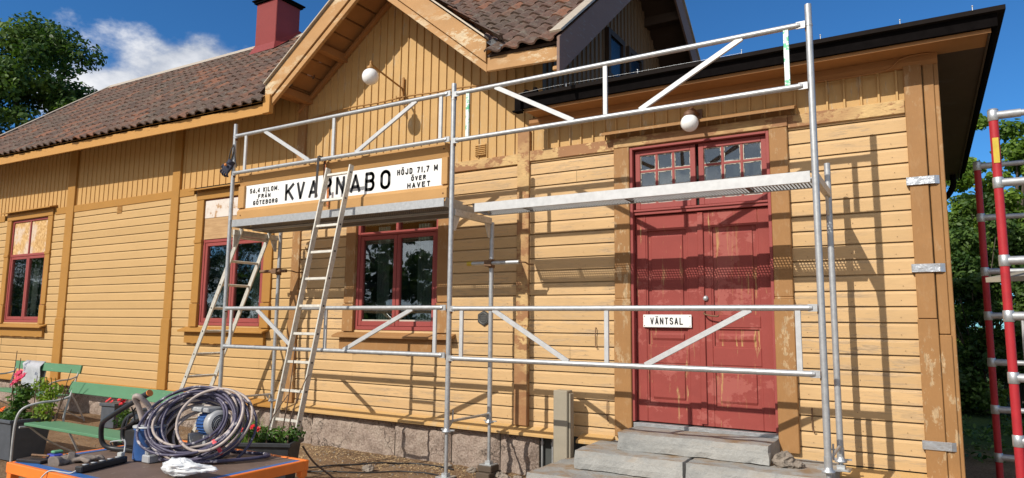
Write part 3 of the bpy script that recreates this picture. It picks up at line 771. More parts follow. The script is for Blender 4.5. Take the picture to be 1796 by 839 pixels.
# right end gable of the main roof (facing +X)
GX = -3.52
g = G(Matrix.Translation((GX, 0, 0)) @ Matrix.Rotation(R(90), 4, 'Z'))
vboards(g, 0, 5.4, 3.6, lambda y: ZR - .12 - SL * abs(y - YR) - .05, .13)
g.v = [v - Vector((0, 0, .12)) for v in g.v]
g.build('gable_wall', paint('boards_shade_dark', (.20, .125, .07), .5, under=(.14, .12, .10), grain=(30, 30, 2)), B)  # worn boards, base colour darkened to stand for the shade here
g = G()
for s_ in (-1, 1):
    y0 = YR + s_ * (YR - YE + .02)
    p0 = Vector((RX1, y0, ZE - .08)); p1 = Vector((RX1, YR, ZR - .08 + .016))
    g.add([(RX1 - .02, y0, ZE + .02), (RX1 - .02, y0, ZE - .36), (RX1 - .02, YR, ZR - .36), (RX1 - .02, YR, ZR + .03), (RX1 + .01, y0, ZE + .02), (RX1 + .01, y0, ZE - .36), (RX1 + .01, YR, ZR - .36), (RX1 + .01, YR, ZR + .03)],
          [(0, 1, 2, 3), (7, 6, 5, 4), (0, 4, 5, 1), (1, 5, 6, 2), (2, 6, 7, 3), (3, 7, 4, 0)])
sag(g).build('barge_board', paint('barge_shade_dark', (.20, .125, .095), .7, under=(.22, .19, .17)), B)  # brown-grey worn barge, its colour deepened for the shaded end
g = G()
for s_ in (-1, 1):
    y0 = YR + s_ * (YR - YE + .02); g.beam((RX1 - .035, y0, ZE + .085), (RX1 - .035, YR, ZR + .085), .13, .025)
sag(g).build('barge_cap', M['ridge'], B, .002)
g = G()
for s_ in (-1, 1):
    for d in (.75, 1.9):
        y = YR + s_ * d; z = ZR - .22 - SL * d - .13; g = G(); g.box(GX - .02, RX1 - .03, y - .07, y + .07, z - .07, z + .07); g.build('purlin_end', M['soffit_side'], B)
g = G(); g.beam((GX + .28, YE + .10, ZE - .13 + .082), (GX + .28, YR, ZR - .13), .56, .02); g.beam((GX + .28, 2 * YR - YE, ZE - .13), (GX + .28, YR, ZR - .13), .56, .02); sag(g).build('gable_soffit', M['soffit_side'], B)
for yc in (2.12, 2.85):
    g = G(); x = GX + .05
    for a, b, c, d in ((yc - .29, yc - .22, 4.3, 5.52), (yc + .22, yc + .29, 4.3, 5.52), (yc - .22, yc + .22, 5.44, 5.52), (yc - .22, yc + .22, 4.86, 4.90)): g.box(x - .03, x + .03, a, b, c, d)
    o = g.build('window', M['soffit_side'], B, label='small dark upstairs window in the side gable')
    g = G(); g.add([(x, yc - .22, 4.3), (x, yc + .22, 4.3), (x, yc + .22, 5.44), (x, yc - .22, 5.44)], [(0, 1, 2, 3)]); g.build('pane', M['dim_glass'], o)
    g = G(); g.box(x - .02, x - .016, yc - .22, yc + .22, 4.3, 5.44); g.build('blind', M['dark_interior'], o)
# annex roof and eaves
AX1 = .62
g = G(); ez = 3.865
y0, y1, x0, x1 = -.43, YB + .45, -3.50, AX1
rz = .42
g.add([(x0, y0, ez), (x1, y0, ez), (x1, y1, ez), (x0, y1, ez), (x0, 2.5, ez + rz), (x1 - 2.4, 2.5, ez + rz),
       (x0, y0, ez + .035), (x1, y0, ez + .035), (x1, y1, ez + .035), (x0, y1, ez + .035)],
      [(3, 2, 1, 0), (6, 7, 5, 4), (7, 8, 5), (8, 9, 4, 5), (0, 1, 7, 6), (1, 2, 8, 7), (2, 3, 9, 8)])
g.build('annex_roof', M['dark_felt'], B)
g = G(); g.box(x0, AX1 - .05, -.385, -.36, 3.765, 3.865); g.box(AX1 - .075, AX1 - .05, -.36, YB + .4, 3.765, 3.865)
g.build('eaves_board', M['black'], B)
g = G(); g.box(x0 + .02, .53, -.35, -.335, 3.735, 3.765); g.build('eaves_lip', M['soffit'], B)
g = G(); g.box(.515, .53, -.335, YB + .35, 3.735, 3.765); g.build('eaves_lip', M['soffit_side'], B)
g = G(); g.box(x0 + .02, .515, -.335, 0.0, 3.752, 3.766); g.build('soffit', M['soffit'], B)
g = G(); g.box(.05, .515, .002, YB + .3, 3.752, 3.766); g.build('soffit', M['soffit_side'], B, label='grimy eaves boards along the right side, colour darkened for shade')
g = G(); g.prismx([(-.01, 3.752), (-.01, 3.665), (-.05, 3.665), (-.075, 3.70), (-.075, 3.752)], P_D[1] + .005, .19); g.build('wall_moulding', M['soffit'], B, .003)
g = G(); g.box(-3.55, -3.48, -.43, -.37, 3.72, 3.90); g.box(-3.56, -3.44, -.46, -.42, 3.72, 3.735); g.sphere((-3.44, -.38, 3.935), .03); g.sphere((-3.33, -.38, 3.945), .028); g.box(-3.5, -3.3, -.40, -.36, 3.90, 3.93)
g.build('gutter_end', M['black'], B)
g = G(); g.tube(smooth_path([(.44, 5.3, 3.76), (.44, 5.3, 3.60), (.36, 5.3, 3.45), (.22, 5.3, 3.34), (.2, 5.3, 3.1)], 5), .04, 10); g.tube([(.2, 5.3, 3.1), (.2, 5.3, .2)], .04, 10); g.build('downpipe', M['black'], B)
# lightning wire with clips on the annex roof edge
g = G(); g.tube(smooth_path([(-3.5, -.435, 3.915), (-3.0, -.435, 3.925), (-2.2, -.435, 3.91), (-1.6, -.435, 3.904), (-1.25, -.435, 3.902)], 6), .0016, 5)
for x in (-2.95, -2.2, -1.25, -.62, -.05, .42): g.tube([(x, -.435, 3.895), (x, -.435, 3.925)], .004, 5); g.sphere((x, -.435, 3.928), .007, 8, 6)
g.build('lightning_wire', M['galv'], B)
# cables
g = G(); pts = [(-7.0, -.045, 4.27), (-6.6, -.045, 4.305), (-6.2, -.05, 4.31), (-5.8, -.045, 4.30), (-5.3, -.05, 4.305), (-4.9, -.045, 4.285), (-4.5, -.05, 4.275), (-4.1, -.045, 4.24), (-3.75, -.045, 4.20)]
g.tube(smooth_path(pts, 6), .009, 6); g.build('cable', M['brass'], B)
g = G(); pts = [(-.95, -.088, 3.655), (-.6, -.088, 3.652), (-.3, -.088, 3.65), (-.16, -.09, 3.66), (-.08, -.10, 3.72), (.0, -.10, 3.742), (.14, -.10, 3.742)]
g.tube(smooth_path(pts, 6), .007, 6); g.build('cable', M['soffit'], B)
# vents
for x, z, mt in ((-11.5, 3.375, 'boards_new'), (-4.235, 3.50, 'boards_old')):
    w = .07; g = G()
    for k in range(6): g.prismx([(-.03, z - .065 + k * .022), (-.045, z - .06 + k * .022), (-.03, z - .05 + k * .022)], x - w, x + w)
    g.box(x - w, x + w, -.031, -.02, z - .07, z + .07); g.build('vent', M[mt], B)
# chimney
ch = G(); ch.box(-11.2, -10.6, 2.2, 2.78, 6.6, 7.86); co = ch.build('chimney', M['chim'], B, .01)
g = G(); g.box(-11.24, -10.56, 2.16, 2.82, 7.86, 7.90); g.box(-11.27, -10.53, 2.13, 2.85, 7.90, 7.925); g.build('chimney_cap', M['black'], co)
g = G(); g.add([(-11.27, 2.12, 6.79), (-10.53, 2.12, 6.79), (-10.53, 2.8, 7.34), (-11.27, 2.8, 7.34), (-11.2, 2.19, 6.97), (-10.6, 2.19, 6.97), (-10.6, 2.79, 7.40), (-11.2, 2.79, 7.40)],
      [(0, 1, 5, 4), (1, 2, 6, 5), (2, 3, 7, 6), (3, 0, 4, 7)]); g.build('chimney_flashing', M['chim'], co)

# windows ------------------------------------------------------
def window(o, new, zrail, label, sill_x, top_mode, head=True):
    x0, x1, z0, z1 = o; tm = M['trim_new'] if new else M['trim_old']; fm = M['red_frame']
    xm = (x0 + x1) / 2; f = .045
    g = G(); g.box(x0, x0 + f, -.02, .09, z0, z1); g.box(x1 - f, x1, -.02, .09, z0, z1); g.box(x0 + f, x1 - f, -.02, .09, z1 - f, z1); g.box(x0 + f, x1 - f, -.035, .09, z0, z0 + f)
    g.box(x0 + f, x1 - f, -.02, .07, zrail - .02, zrail + .025); g.box(xm - .02, xm + .02, -.02, .07, zrail + .025, z1 - f)
    win = g.build('window', fm, B, .004, label)
    for a, b in ((x0 + f, xm), (xm, x1 - f)):
        s = G(); a += .003; b -= .003; za, zb = z0 + f + .003, zrail - .023; t = .05
        s.box(a, a + t, -.012, .03, za, zb); s.box(b - t, b, -.012, .03, za, zb); s.box(a + t, b - t, -.012, .03, za, za + t * 1.2); s.box(a + t, b - t, -.012, .03, zb - t, zb)
        s.build('sash', fm, win, .004)
        p = G(); p.box(a + t - .004, b - t + .004, .012, .015, za + t, zb - t + .004); p.build('pane', M['glass'], win)
        if not new:
            p = G(); p.box(a + t, b - t, .004, .012, za + t * 1.2, za + t * 1.2 + .018); p.build('putty_line', M['putty'], win)
        if top_mode == 'glass':
            p = G(); a2_, b2_ = (x0 + f, xm - .02) if a < xm - .1 else (xm + .02, x1 - f); p.box(a2_, b2_, .02, .024, zrail + .025, z1 - f); p.build('pane', M['glass'], win)
    if top_mode == 'osb':
        p = G(); p.box(x0 + f, xm - .02, .0, .012, zrail + .025, z1 - f); p.box(xm + .02, x1 - f, .0, .012, zrail + .025, z1 - f); p.build('chipboard', M['osb'], win)
    if top_mode == 'ply':
        zc = (zrail + z1) / 2 + .03
        p = G(); p.box(x0 + .02, x1 - .5, -.03, -.021, zrail + .03, zc); p.build('plywood_sheet', M['ply'], win)
        p = G(); p.box(x0 + .02, x1 - .5, -.034, -.022, zc + .004, z1 - .02); p.build('peeling_sheet', M['peel'], win)
        p = G(); p.box(x1 - .495, x1 - .02, -.03, -.021, zrail + .03, z1 - .02); p.build('chipboard', M['osb'], win)
    # casing
    cw = .17
    for a, b in ((x0 - cw, x0 - .004), (x1 + .004, x1 + cw)):
        c = G(); c.box(a, b, -.055, .0, z0 + .33, z1 + (.0 if head else 0)); c.box(a - .006, b + .006, -.066, 0, z0 - .02, z0 + .32)
        c.box(a - .006, b + .006, -.066, 0, zrail - .02, zrail + .03) if new else None
        c.build('casing', tm, win, .004)
    c = G(); c.box(x0 - cw - .004, x1 + cw + .004, -.06, 0, z1 + .004, z1 + .125); c.build('casing', tm, win, .004)
    if head:
        c = G(); c.prismx([(-.02, z1 + .195), (-.02, z1 + .165), (-.15, z1 + .135), (-.15, z1 + .155)], x0 - cw - .09, x1 + cw + .07)
        c.box(x0 - cw - .05, x1 + cw + .03, -.035, 0, z1 + .127, z1 + .16); c.build('head_drip', tm, win, .002)
    c = G(); c.prismx([(.0, z0 - .015), (.0, z0 - .05), (-.15, z0 - .095), (-.15, z0 - .07)], sill_x[0], sill_x[1]); c.build('sill', tm, win, .003)
    # scalloped apron
    c = G(); ax0, ax1 = sill_x[0] + .06, sill_x[1] - .06; zt, zb = z0 - .09, z0 - .255
    n = 4; pl = [(ax0, zt)]; L = (ax1 - ax0) / n
    pts = []
    for i in range(n):
        a = ax0 + i * L
        pts += [(a, zb), (a + L * .36, zb), (a + L * .42, zb - .008), (a + L * .5, zb - .011), (a + L * .58, zb - .008), (a + L * .64, zb)]
    pts.append((ax1, zb)); poly = [(ax0, zt)] + pts + [(ax1, zt)]
    c.prism(poly[::-1], -.075, -.02); c.build('apron', tm, win, .003)
    return win
window(W1, True, 2.74, 'far left window with chipboard in its upper lights', (-15.48, -13.55), 'osb')
window(W2, True, 2.71, 'window behind the leaning ladder, boarded over at the top', (-9.50, -7.63), 'ply')
window(W3, False, 2.63, 'worn red window below the station name board', (-6.34, -4.53), 'glass', head=False)
# rooms behind the windows
g = G()
for (a, b) in ((-15.9, -13.2), (-9.9, -7.1), (-6.9, -4.2)):
    g.box(a, b, 1.5, 1.52, .9, 3.5); g.box(a, a + .02, .15, 1.5, .9, 3.5); g.box(b - .02, b, .15, 1.5, .9, 3.5); g.box(a, b, .15, 1.5, .9, .92); g.box(a, b, .15, 1.5, 3.48, 3.5)
g.build('room', M['dark_interior'], B)
def curtain(x0, x1, z0, z1, mt, label, y=.22, folds=9):
    g = G(); n = folds * 6; vs = []
    for k in range(n + 1):
        x = x0 + (x1 - x0) * k / n; yy = y + .03 * math.sin(k * math.pi / 3)
        vs += [(x, yy, z0), (x, yy, z1)]
    g.add(vs, [(2 * k, 2 * k + 2, 2 * k + 3, 2 * k + 1) for k in range(n)], True)
    return single(g, 'curtain', mt, (x0, y, z0), label, 'curtain', 'curtains behind the windows')
curtain(-15.18, -14.85, 1.5, 2.75, M['curtain_green'], 'grey-green curtain at the left side of the far left window')
curtain(-14.75, -14.55, 1.5, 2.75, M['curtain_white'], 'narrow white curtain left of the mullion of the far left window', folds=5)
curtain(-14.45, -14.15, 1.5, 2.75, M['curtain_green'], 'grey curtain right of the mullion of the far left window')
curtain(-9.15, -8.82, 1.5, 2.75, M['curtain_green'], 'grey-green curtain at the left of the window behind the leaning ladder')
curtain(-8.35, -8.15, 1.5, 2.75, M['curtain_green'], 'narrow grey-green curtain in the middle of the window behind the leaning ladder', folds=5)
curtain(-5.95, -5.75, 1.5, 2.75, M['curtain_green'], 'dim curtain at the left of the window under the name board', folds=5)
curtain(-5.30, -5.08, 1.5, 2.75, M['curtain_green'], 'dim curtain right of the mullion in the window under the name board', folds=5)

# door ---------------------------------------------------------
x0, x1, z0, z1 = DO
tr = M['trim_old']
for a, b in ((x0 - .165, x0 - .002), (x1 + .002, x1 + .155)):
    g = G(); g.box(a, b, -.062, .0, 1.80, 3.30); g.box(a - .007, b + .004, -.072, 0, .49, 1.78); g.prismx([(-.072, 1.78), (0, 1.78), (0, 1.8), (-.062, 1.8)], a, b)
    g.build('door_casing', tr, B, .006)
g = G(); g.box(x0 - .17, x1 + .16, -.064, 0, 3.303, 3.405); g.build('door_casing', M['belt_old'], B, .005)
g = G(); g.prismx([(-.02, 3.50), (-.02, 3.47), (-.17, 3.42), (-.17, 3.445)], x0 - .27, x1 + .24); g.box(x0 - .22, x1 + .19, -.03, 0, 3.407, 3.47); g.build('door_drip_cap', M['trim_old'], B, .003)
g = G(); g.box(x0, x0 + .028, -.05, .12, .64, z1); g.box(x1 - .028, x1, -.05, .12, .64, z1); g.box(x0 + .028, x1 - .028, -.05, .12, z1 - .022, z1); g.box(x0 + .028, x1 - .028, -.02, .10, 2.615, 2.665); g.box(x0 + .028, x1 - .028, -.035, -.02, 2.645, 2.665)
DF = g.build('door_frame', M['red_frame'], B, .003)
g = G(); g.box(x0 + .01, x1 - .01, -.04, .12, .585, .63)
for k in range(4): g.box(x0 + .01, x1 - .01, -.046, -.04, .59 + k * .011, .596 + k * .011)
g.build('threshold', M['alu'], DF)
xm = -1.787
def leaf(a, b, label=None):
    g = G(); t = .105; za, zb = .642, 2.607; y = .012
    g.box(a, a + t, y, y + .045, za, zb); g.box(b - t, b, y, y + .045, za, zb)
    rails = [(za, .80), (1.19, 1.35), (1.53, 1.63), (2.47, zb)]
    for c, d in rails: g.box(a + t, b - t, y, y + .045, c, d)
    # raised mouldings and panels
    o = g.build('door_leaf', M['red'], B, .005, label)
    for (c, d) in ((.80, 1.19), (1.35, 1.53), (1.63, 2.47)):
        p = G(); p.box(a + t, b - t, y + .022, y + .032, c, d)
        p.build('door_panel', M['red_worn'] if label else M['red'], o)
        p = G(); u = .014
        for (q0, q1, q2, q3) in ((a + t, a + t + u, c, d), (b - t - u, b - t, c, d), (a + t + u, b - t - u, c, c + u), (a + t + u, b - t - u, d - u, d)): p.box(q0, q1, y + .006, y + .024, q2, q3)
        p.build('panel_moulding', M['red'], o)
        p = G(); p.prismx([(y + .023, c + .05), (y + .010, c + .075), (y + .010, d - .075), (y + .023, d - .05)], a + t + .05, b - t - .05)
        p.build('raised_field', M['red_worn'] if label else M['red'], o, .004)
    return o
L1 = leaf(x0 + .03, xm - .004); L2 = leaf(xm + .004, x1 - .03, 'right door leaf with paint worn to bare wood in streaks')
g = G(); g.box(xm - .008, xm + .045, -.006, .012, .66, 2.60); g.build('cover_strip', M['red'], L2, .004)
g = G(); g.lathe([(0, 0), (.027, 0), (.027, .006), (.018, .02), (.0, .022)][::-1], (-1.735, .010, 1.795), 16, (0, -1, 0)); g.build('lock', M['alu'], L2)
g = G(); g.tube(smooth_path([(-1.745, .008, 1.665), (-1.74, -.04, 1.655), (-1.70, -.055, 1.64), (-1.62, -.055, 1.63), (-1.61, -.04, 1.64)], 5), .007, 8); g.build('handle', M['rusty'], L2)
for lf, xx in ((L1, x0 + .028), (L2, x1 - .03)):
    for z in (.98, 1.55, 2.3): g = G(); g.tube([(xx, -.006, z - .06), (xx, -.006, z + .06)], .009, 8); g.build('hinge', M['red_frame'], lf)
# worn streaks of the door leaf: bare wood grain, slightly proud
# transom light
TX = [(-2.40, -1.80), (-1.77, -1.15)]
for a, b in TX:
    g = G(); t = .05; za, zb = 2.672, 3.262; y = .0
    g.box(a, a + t, y, y + .04, za, zb); g.box(b - t, b, y, y + .04, za, zb); g.box(a + t, b - t, y, y + .04, za, za + .055); g.box(a + t, b - t, y, y + .04, zb - t, zb)
    iw = (b - a - 2 * t); ih = (zb - t - za - .055)
    for i in (1, 2): g.box(a + t + iw * i / 3 - .012, a + t + iw * i / 3 + .012, y + .006, y + .036, za + .055, zb - t)
    for i in (1, 2): g.box(a + t, b - t, y + .008, y + .034, za + .055 + ih * i / 3 - .011, za + .055 + ih * i / 3 + .011)
    tr_ = g.build('transom_sash', M['red_frame'], B, .003)
    for i in range(3):
        for j in range(3):
            xa = a + t + iw * i / 3 + .012 * (i > 0); xb = a + t + iw * (i + 1) / 3 - .012 * (i < 2)
            zc = za + .055 + ih * j / 3 + .011 * (j > 0); zd = za + .055 + ih * (j + 1) / 3 - .011 * (j < 2)
            p = G(); p.box(xa, xb, y + .020, y + .023, zc, zd); p.build('pane', M['glass'], tr_)
            u = .008; p = G()   # ragged putty round each pane
            for e in range(4):
                n = 7
                for q in range(n):
                    d = u * random.uniform(.4, 1.3); f0, f1 = q / n, (q + 1) / n
                    if e == 0: p.box(xa + (xb - xa) * f0, xa + (xb - xa) * f1, y + .012, y + .0195, zc, zc + d)
                    if e == 1: p.box(xa + (xb - xa) * f0, xa + (xb - xa) * f1, y + .012, y + .0195, zd - d, zd)
                    if e == 2: p.box(xa, xa + d, y + .0125, y + .0192, zc + (zd - zc) * f0, zc + (zd - zc) * f1)
                    if e == 3: p.box(xb - d, xb, y + .0125, y + .0192, zc + (zd - zc) * f0, zc + (zd - zc) * f1)
            p.build('putty', M['putty'], tr_)
g = G(); g.box(-2.9, -.7, .16, 1.6, .60, 3.5)
g.build('room', M['dark_interior'], B)
# small iron hooks on the siding, short pipes below the wall
for x, z in ((-2.82, 1.42), (-2.70, .72), (-.86, .78)):
    g = G(); g.tube(smooth_path([(x, -.02, z + .09), (x + .004, -.05, z + .08), (x, -.045, z - .05), (x + .008, -.05, z - .10), (x + .02, -.06, z - .09)], 4), .005, 6); g.build('hook', M['rusty'], B)
for x in (-3.42, -3.30):
    g = G(); g.tube([(x, -.03, .05), (x, -.03, .40)], .012, 8); g.tube([(x, -.03, .33), (x, -.03, .36)], .02, 8); g.build('pipe', M['galv'], B)
del x0, x1

# plaque and door sign ----------------------------------------
g = G(); c = Vector((-4.15, -.034, 1.60)); n = 6
hexa = [(c.x + .088 * math.cos(R(60 * k + 30)), c.z + .085 * math.sin(R(60 * k + 30))) for k in range(6)]
g.prism(hexa[::-1], -.048, -.026)
t = thing('plaque', (-4.15, -.03, 1.60), 'small dark hexagonal metal plaque on the boards beside the scaffold pole', 'plaque')
g.build('plate', plain('dark_bronze', (.07, .07, .068), .5, .4), t, .004)
g = G(); g.lathe([(.062, 0), (.062, .004), (.054, .004), (.054, 0)], (-4.15, -.048, 1.60), 20, (0, -1, 0))
for k in range(4): g.box(-4.19 + .004 * k, -4.11 - .004 * k, -.051, -.048, 1.625 - k * .018, 1.632 - k * .018)
g.build('relief', plain('bronze_relief', (.14, .14, .13), .45, .5), t)
t = thing('door_sign', (-2.09, -.01, 1.58), 'small white enamel sign reading VÄNTSAL on the red door', 'sign')
g = G(); g.box(-2.335, -1.865, -.010, -.004, 1.525, 1.645); g.build('plate', M['sign_white'], t, .003)
g = G(); stroke_text(g, 'VÄNTSAL', -2.262, -1.945, 1.552, 1.618, -.0115, .0095); g.build('lettering', M['letter'], t)
g = G()
for x in (-2.32, -1.88):
    for z in (1.54, 1.63): g.sphere((x, -.011, z), .005, 8, 5)
g.build('screw', M['rusty'], t)

# globe lamps --------------------------------------------------
t = thing('wall_lamp', (-5.40, -.03, 4.35), 'white globe lamp on a long bracket high on the gable', 'lamp', 'globe lamps')
g = G(); g.sphere((-5.42, -.60, 4.395), .098); g.build('globe', M['globe'], t)
g = G(); g.lathe([(.035, .085), (.045, .09), (.045, .12), (.02, .135), (.012, .17)], (-5.42, -.60, 4.395), 16); g.sphere((-5.42, -.60, 4.575), .016, 10, 8); g.build('lamp_cap', M['brass'], t)
g = G(); g.tube(smooth_path([(-5.42, -.60, 4.55), (-5.415, -.4, 4.50), (-5.405, -.15, 4.44), (-5.40, -.06, 4.42)], 5), .011, 8)
g.box(-5.415, -5.385, -.05, -.03, 4.28, 4.56); g.tube(smooth_path([(-5.40, -.06, 4.42), (-5.38, -.055, 4.30), (-5.36, -.05, 4.17), (-5.35, -.05, 4.06)], 5), .008, 6)
g.tube([(-5.42, -.14, 4.30), (-5.42, -.14, 4.22)], .006, 6); g.tube([(-5.45, -.1, 4.29), (-5.36, -.1, 4.29)], .007, 6); g.build('bracket', M['brass'], t)
t = thing('wall_lamp', (-1.75, -.03, 3.60), 'white globe lamp above the red double door', 'lamp', 'globe lamps')
g = G(); g.sphere((-1.75, -.33, 3.375), .080); g.build('globe', M['globe'], t)
g = G(); g.lathe([(.05, .06), (.055, .075), (.045, .10), (.02, .12)], (-1.75, -.33, 3.375), 16); g.build('lamp_cap', M['iron_brown'], t)
g = G(); g.tube(smooth_path([(-1.75, -.33, 3.49), (-1.75, -.25, 3.53), (-1.75, -.12, 3.535), (-1.75, -.04, 3.535)], 5), .016, 8); g.box(-1.79, -1.71, -.05, -.03, 3.49, 3.58); g.build('bracket', M['iron_brown'], t)

# stone steps --------------------------------------------------
def slab(x0, x1, y0, y1, z0, z1, label, seed):
    g = G(); nx, ny, nz_ = max(2, int((x1 - x0) / .06)), max(2, int((y1 - y0) / .06)), 3
    import itertools
    def P(x, y, z):
        q = Vector((x * 5 + seed, y * 5, z * 5)); k = noise.noise(q) * .007 + noise.noise(q * 4) * .003
        ex = min(x - x0, x1 - x, .05); ey = min(y - y0, y1 - y, .05); ez = min(z - z0, z1 - z, .05)
        c = Vector(((x0 + x1) / 2, (y0 + y1) / 2, (z0 + z1) / 2)); p = Vector((x, y, z))
        r = sum(1 for e in (ex, ey, ez) if e < .001)
        if r >= 2: p += (c - p).normalized() * (.008 + .030 * max(0, noise.noise(q * 1.5)) + .012 * max(0, noise.noise(q * 5)))
        return p + Vector((k, k, k))
    def face(ax, val, na, nb):
        vs = []
        for j in range(nb + 1):
            for i in range(na + 1):
                u, v = i / na, j / nb
                if ax == 'z': p = P(x0 + (x1 - x0) * u, y0 + (y1 - y0) * v, val)
                elif ax == 'y': p = P(x0 + (x1 - x0) * u, val, z0 + (z1 - z0) * v)
                else: p = P(val, y0 + (y1 - y0) * u, z0 + (z1 - z0) * v)
                vs.append(p)
        n = na + 1; g.add(vs, [(j * n + i, j * n + i + 1, (j + 1) * n + i + 1, (j + 1) * n + i) for j in range(nb) for i in range(na)])
    face('z', z1, nx, ny); face('z', z0, nx, ny); face('y', y0, nx, nz_); face('y', y1, nx, nz_); face('x', x0, ny, nz_); face('x', x1, ny, nz_)
    return single(g, 'stone_step', M['step_stone'], ((x0 + x1) / 2, (y0 + y1) / 2, z0), label, 'step', 'stone steps at the door')
slab(-2.42, -1.12, -.46, .02, .45, .60, 'topmost grey stone slab right under the red door', 1)
slab(-2.74, -1.745, -.68, .04, .285, .447, 'grey stone slab of the middle step, left of the crack', 2)
slab(-1.735, -.66, -.70, .04, .285, .445, 'grey stone slab of the middle step, under the loose stone', 3)
slab(-3.03, -1.75, -1.02, .0, .11, .28, 'lowest grey stone slab, at the foot of the grey wooden post', 4)
slab(-1.74, -.45, -1.05, .0, .10, .278, 'lowest grey stone slab, under the right end of the scaffold', 5)
def rock(c, r, sc, seed, name='rock', mt=None):
    g = G(); g.sphere(c, r, 14, 9, sc); C_ = Vector(c)
    g.v = [C_ + (v - C_) * (1 + .45 * noise.noise((v - C_).normalized() * 1.8 + Vector((seed, 0, 0))) + .12 * noise.noise((v - C_).normalized() * 6 + Vector((seed, 0, 0)))) for v in g.v]; g.sm = [False] * len(g.sm); return g
single(rock((-1.03, -.42, .50), .075, (1.25, .8, .85), 3), 'rock', M['pebble'], (-1.03, -.42, .45), 'rounded brown stone lying on the middle step below the door', 'stone')
single(rock((-.93, -.40, .475), .045, (1.3, .8, .7), 9), 'rock', M['pebble'], (-.93, -.40, .45), 'small flat stone beside the rounded stone on the step', 'stone')
g = G(); g.box(-3.16, -3.01, -.25, -.13, .10, .905); g.box(-3.005, -2.985, -.23, -.15, .1, .88)
single(g, 'wooden_post', M['rough_wood'], (-3.08, -.19, .1), 'weathered grey wooden post standing before the wall left of the steps', 'post', bevel=.006)

# ---------------------------------------------------------------- scaffold
S = thing('scaffold', (-3.9, -.65, .05), 'silver aluminium scaffold of two bays standing along the yellow wall', 'scaffold')
YF, YBK = -1.0, -.30
FX = (-7.215, -3.885, -.632); FT = (3.965, 3.90, 3.94); FB = (.58, .575, .59)
BX = (-7.13, -3.865, -.625); BT = (2.72, 2.60, 2.87); BB = (.58, .58, .55)
RT = .0245
def jack(x, y, zt, zb, parent):
    g = G(); g.lathe([(.026, 0), (.045, .005), (.045, .018), (.028, .03), (.028, .05)], (x, y, zt - .045), 14)
    for k in range(2): g.beam((x, y, zt - .02), (x + (.075 if k else -.075), y + .02, zt - .02), .016, .012)
    j = g.build('jack_nut', M['galv'], parent)
    n = int((zt - zb) / .008); prof = []
    for k in range(n): prof += [(.0155, k * .008), (.0185, k * .008 + .004)]
    g = G(); g.lathe(prof, (x, y, zb), 10); g.build('jack_screw', M['galv'], parent)
    g = G(); g.box(x - .07, x + .07, y - .07, y + .07, zb - .012, zb); g.box(x - .03, x + .03, y - .03, y + .03, zb, zb + .03); g.build('base_plate', M['galv'], parent, .002)
poles = []
for i in range(3):
    for X, Y, zt, zb in ((FX[i], YF, FT[i], FB[i]), (BX[i], YBK, BT[i], BB[i])):
        g = G(); g.tube([(X, Y, zb), (X, Y, zb + .06), (X, Y, zt)], RT, 14); g.tube([(X, Y, zb), (X, Y, zb + .07)], RT + .003, 14)
        if zt > 3.5: g.tube([(X, Y, zt - .16), (X, Y, zt)], RT - .0035, 14); g.tube([(X, Y, zt - .17), (X, Y, zt - .155)], RT + .003, 14)
        p = g.build('pole', M['alu'], S); poles.append(p); jack(X, Y, zb, .14 if i < 2 else (.30 if Y == YF else .462), p)
def guard(xa, xb, z0, z1, y, verts, diags, name_lab=None, green=None):
    g = G()
    for z in (z0, z1):
        g.tube([(xa + .075, y, z), (xb - .075, y, z)], .0225, 12)
        for e, s_ in ((xa, 1), (xb, -1)):
            p = [(e + s_ * .02, y, z), (e + s_ * .04, y, z), (e + s_ * .075, y, z)]
            g.beam((e + s_ * .022, y, z), (e + s_ * .085, y, z), .012, .052)
            g.tube([(e + s_ * .055, y, z), (e + s_ * .078, y, z)], [.018, .0225], 12)
    o = g.build('guard_rail', M['alu'], S, label=name_lab)
    for x in verts:
        g = G(); g.beam((x, y, z0 + .018), (x, y, z1 - .018), .022, .038, (1, 0, 0)); mt = M['greenish'] if green and x in green else M['alu_white']; g.build('brace', mt, o, .002)
    for xt_, xb_ in diags:
        g = G(); g.beam((xt_, y - .002, z1 - .012), (xb_, y - .002, z0 + .012), .022, .042, (1, 0, 0), .0); g.build('brace', M['alu_white'], o, .002)
    for z in (z0, z1):
        for e in (xa, xb):
            s_ = 1 if e == xa else -1
            g = G(); g.box(e - .026 if s_ < 0 else e + .0, e if s_ < 0 else e + .026, y + .012, y + .045, z - .045, z - .012); g.build('hook_catch', M['iron_brown'], o)
guard(FX[0], FX[1], 1.243, 1.69, YF - .028, (-7.05, -5.49, -4.03), ((-6.60, -5.97), (-4.31, -5.21)), 'lower left guard rail with diagonal braces')
guard(FX[1], FX[2], 1.218, 1.68, YF - .028, (-3.72, -2.26, -.785), ((-3.37, -2.61), (-1.11, -1.93)), 'lower right guard rail in front of the red door')
guard(FX[0], FX[1], 3.335, 3.80, YF - .028, (-6.97, -5.49, -4.02), ((-6.63, -5.86), (-4.33, -5.15)), 'upper left guard rail above the name board')
guard(FX[1], FX[2], 3.31, 3.78, YF - .028, (-3.695, -2.258, -.79), ((-3.38, -2.56), (-1.11, -1.95)), 'upper right guard rail with green paint spilled on two braces', green=(-3.695, -.79))
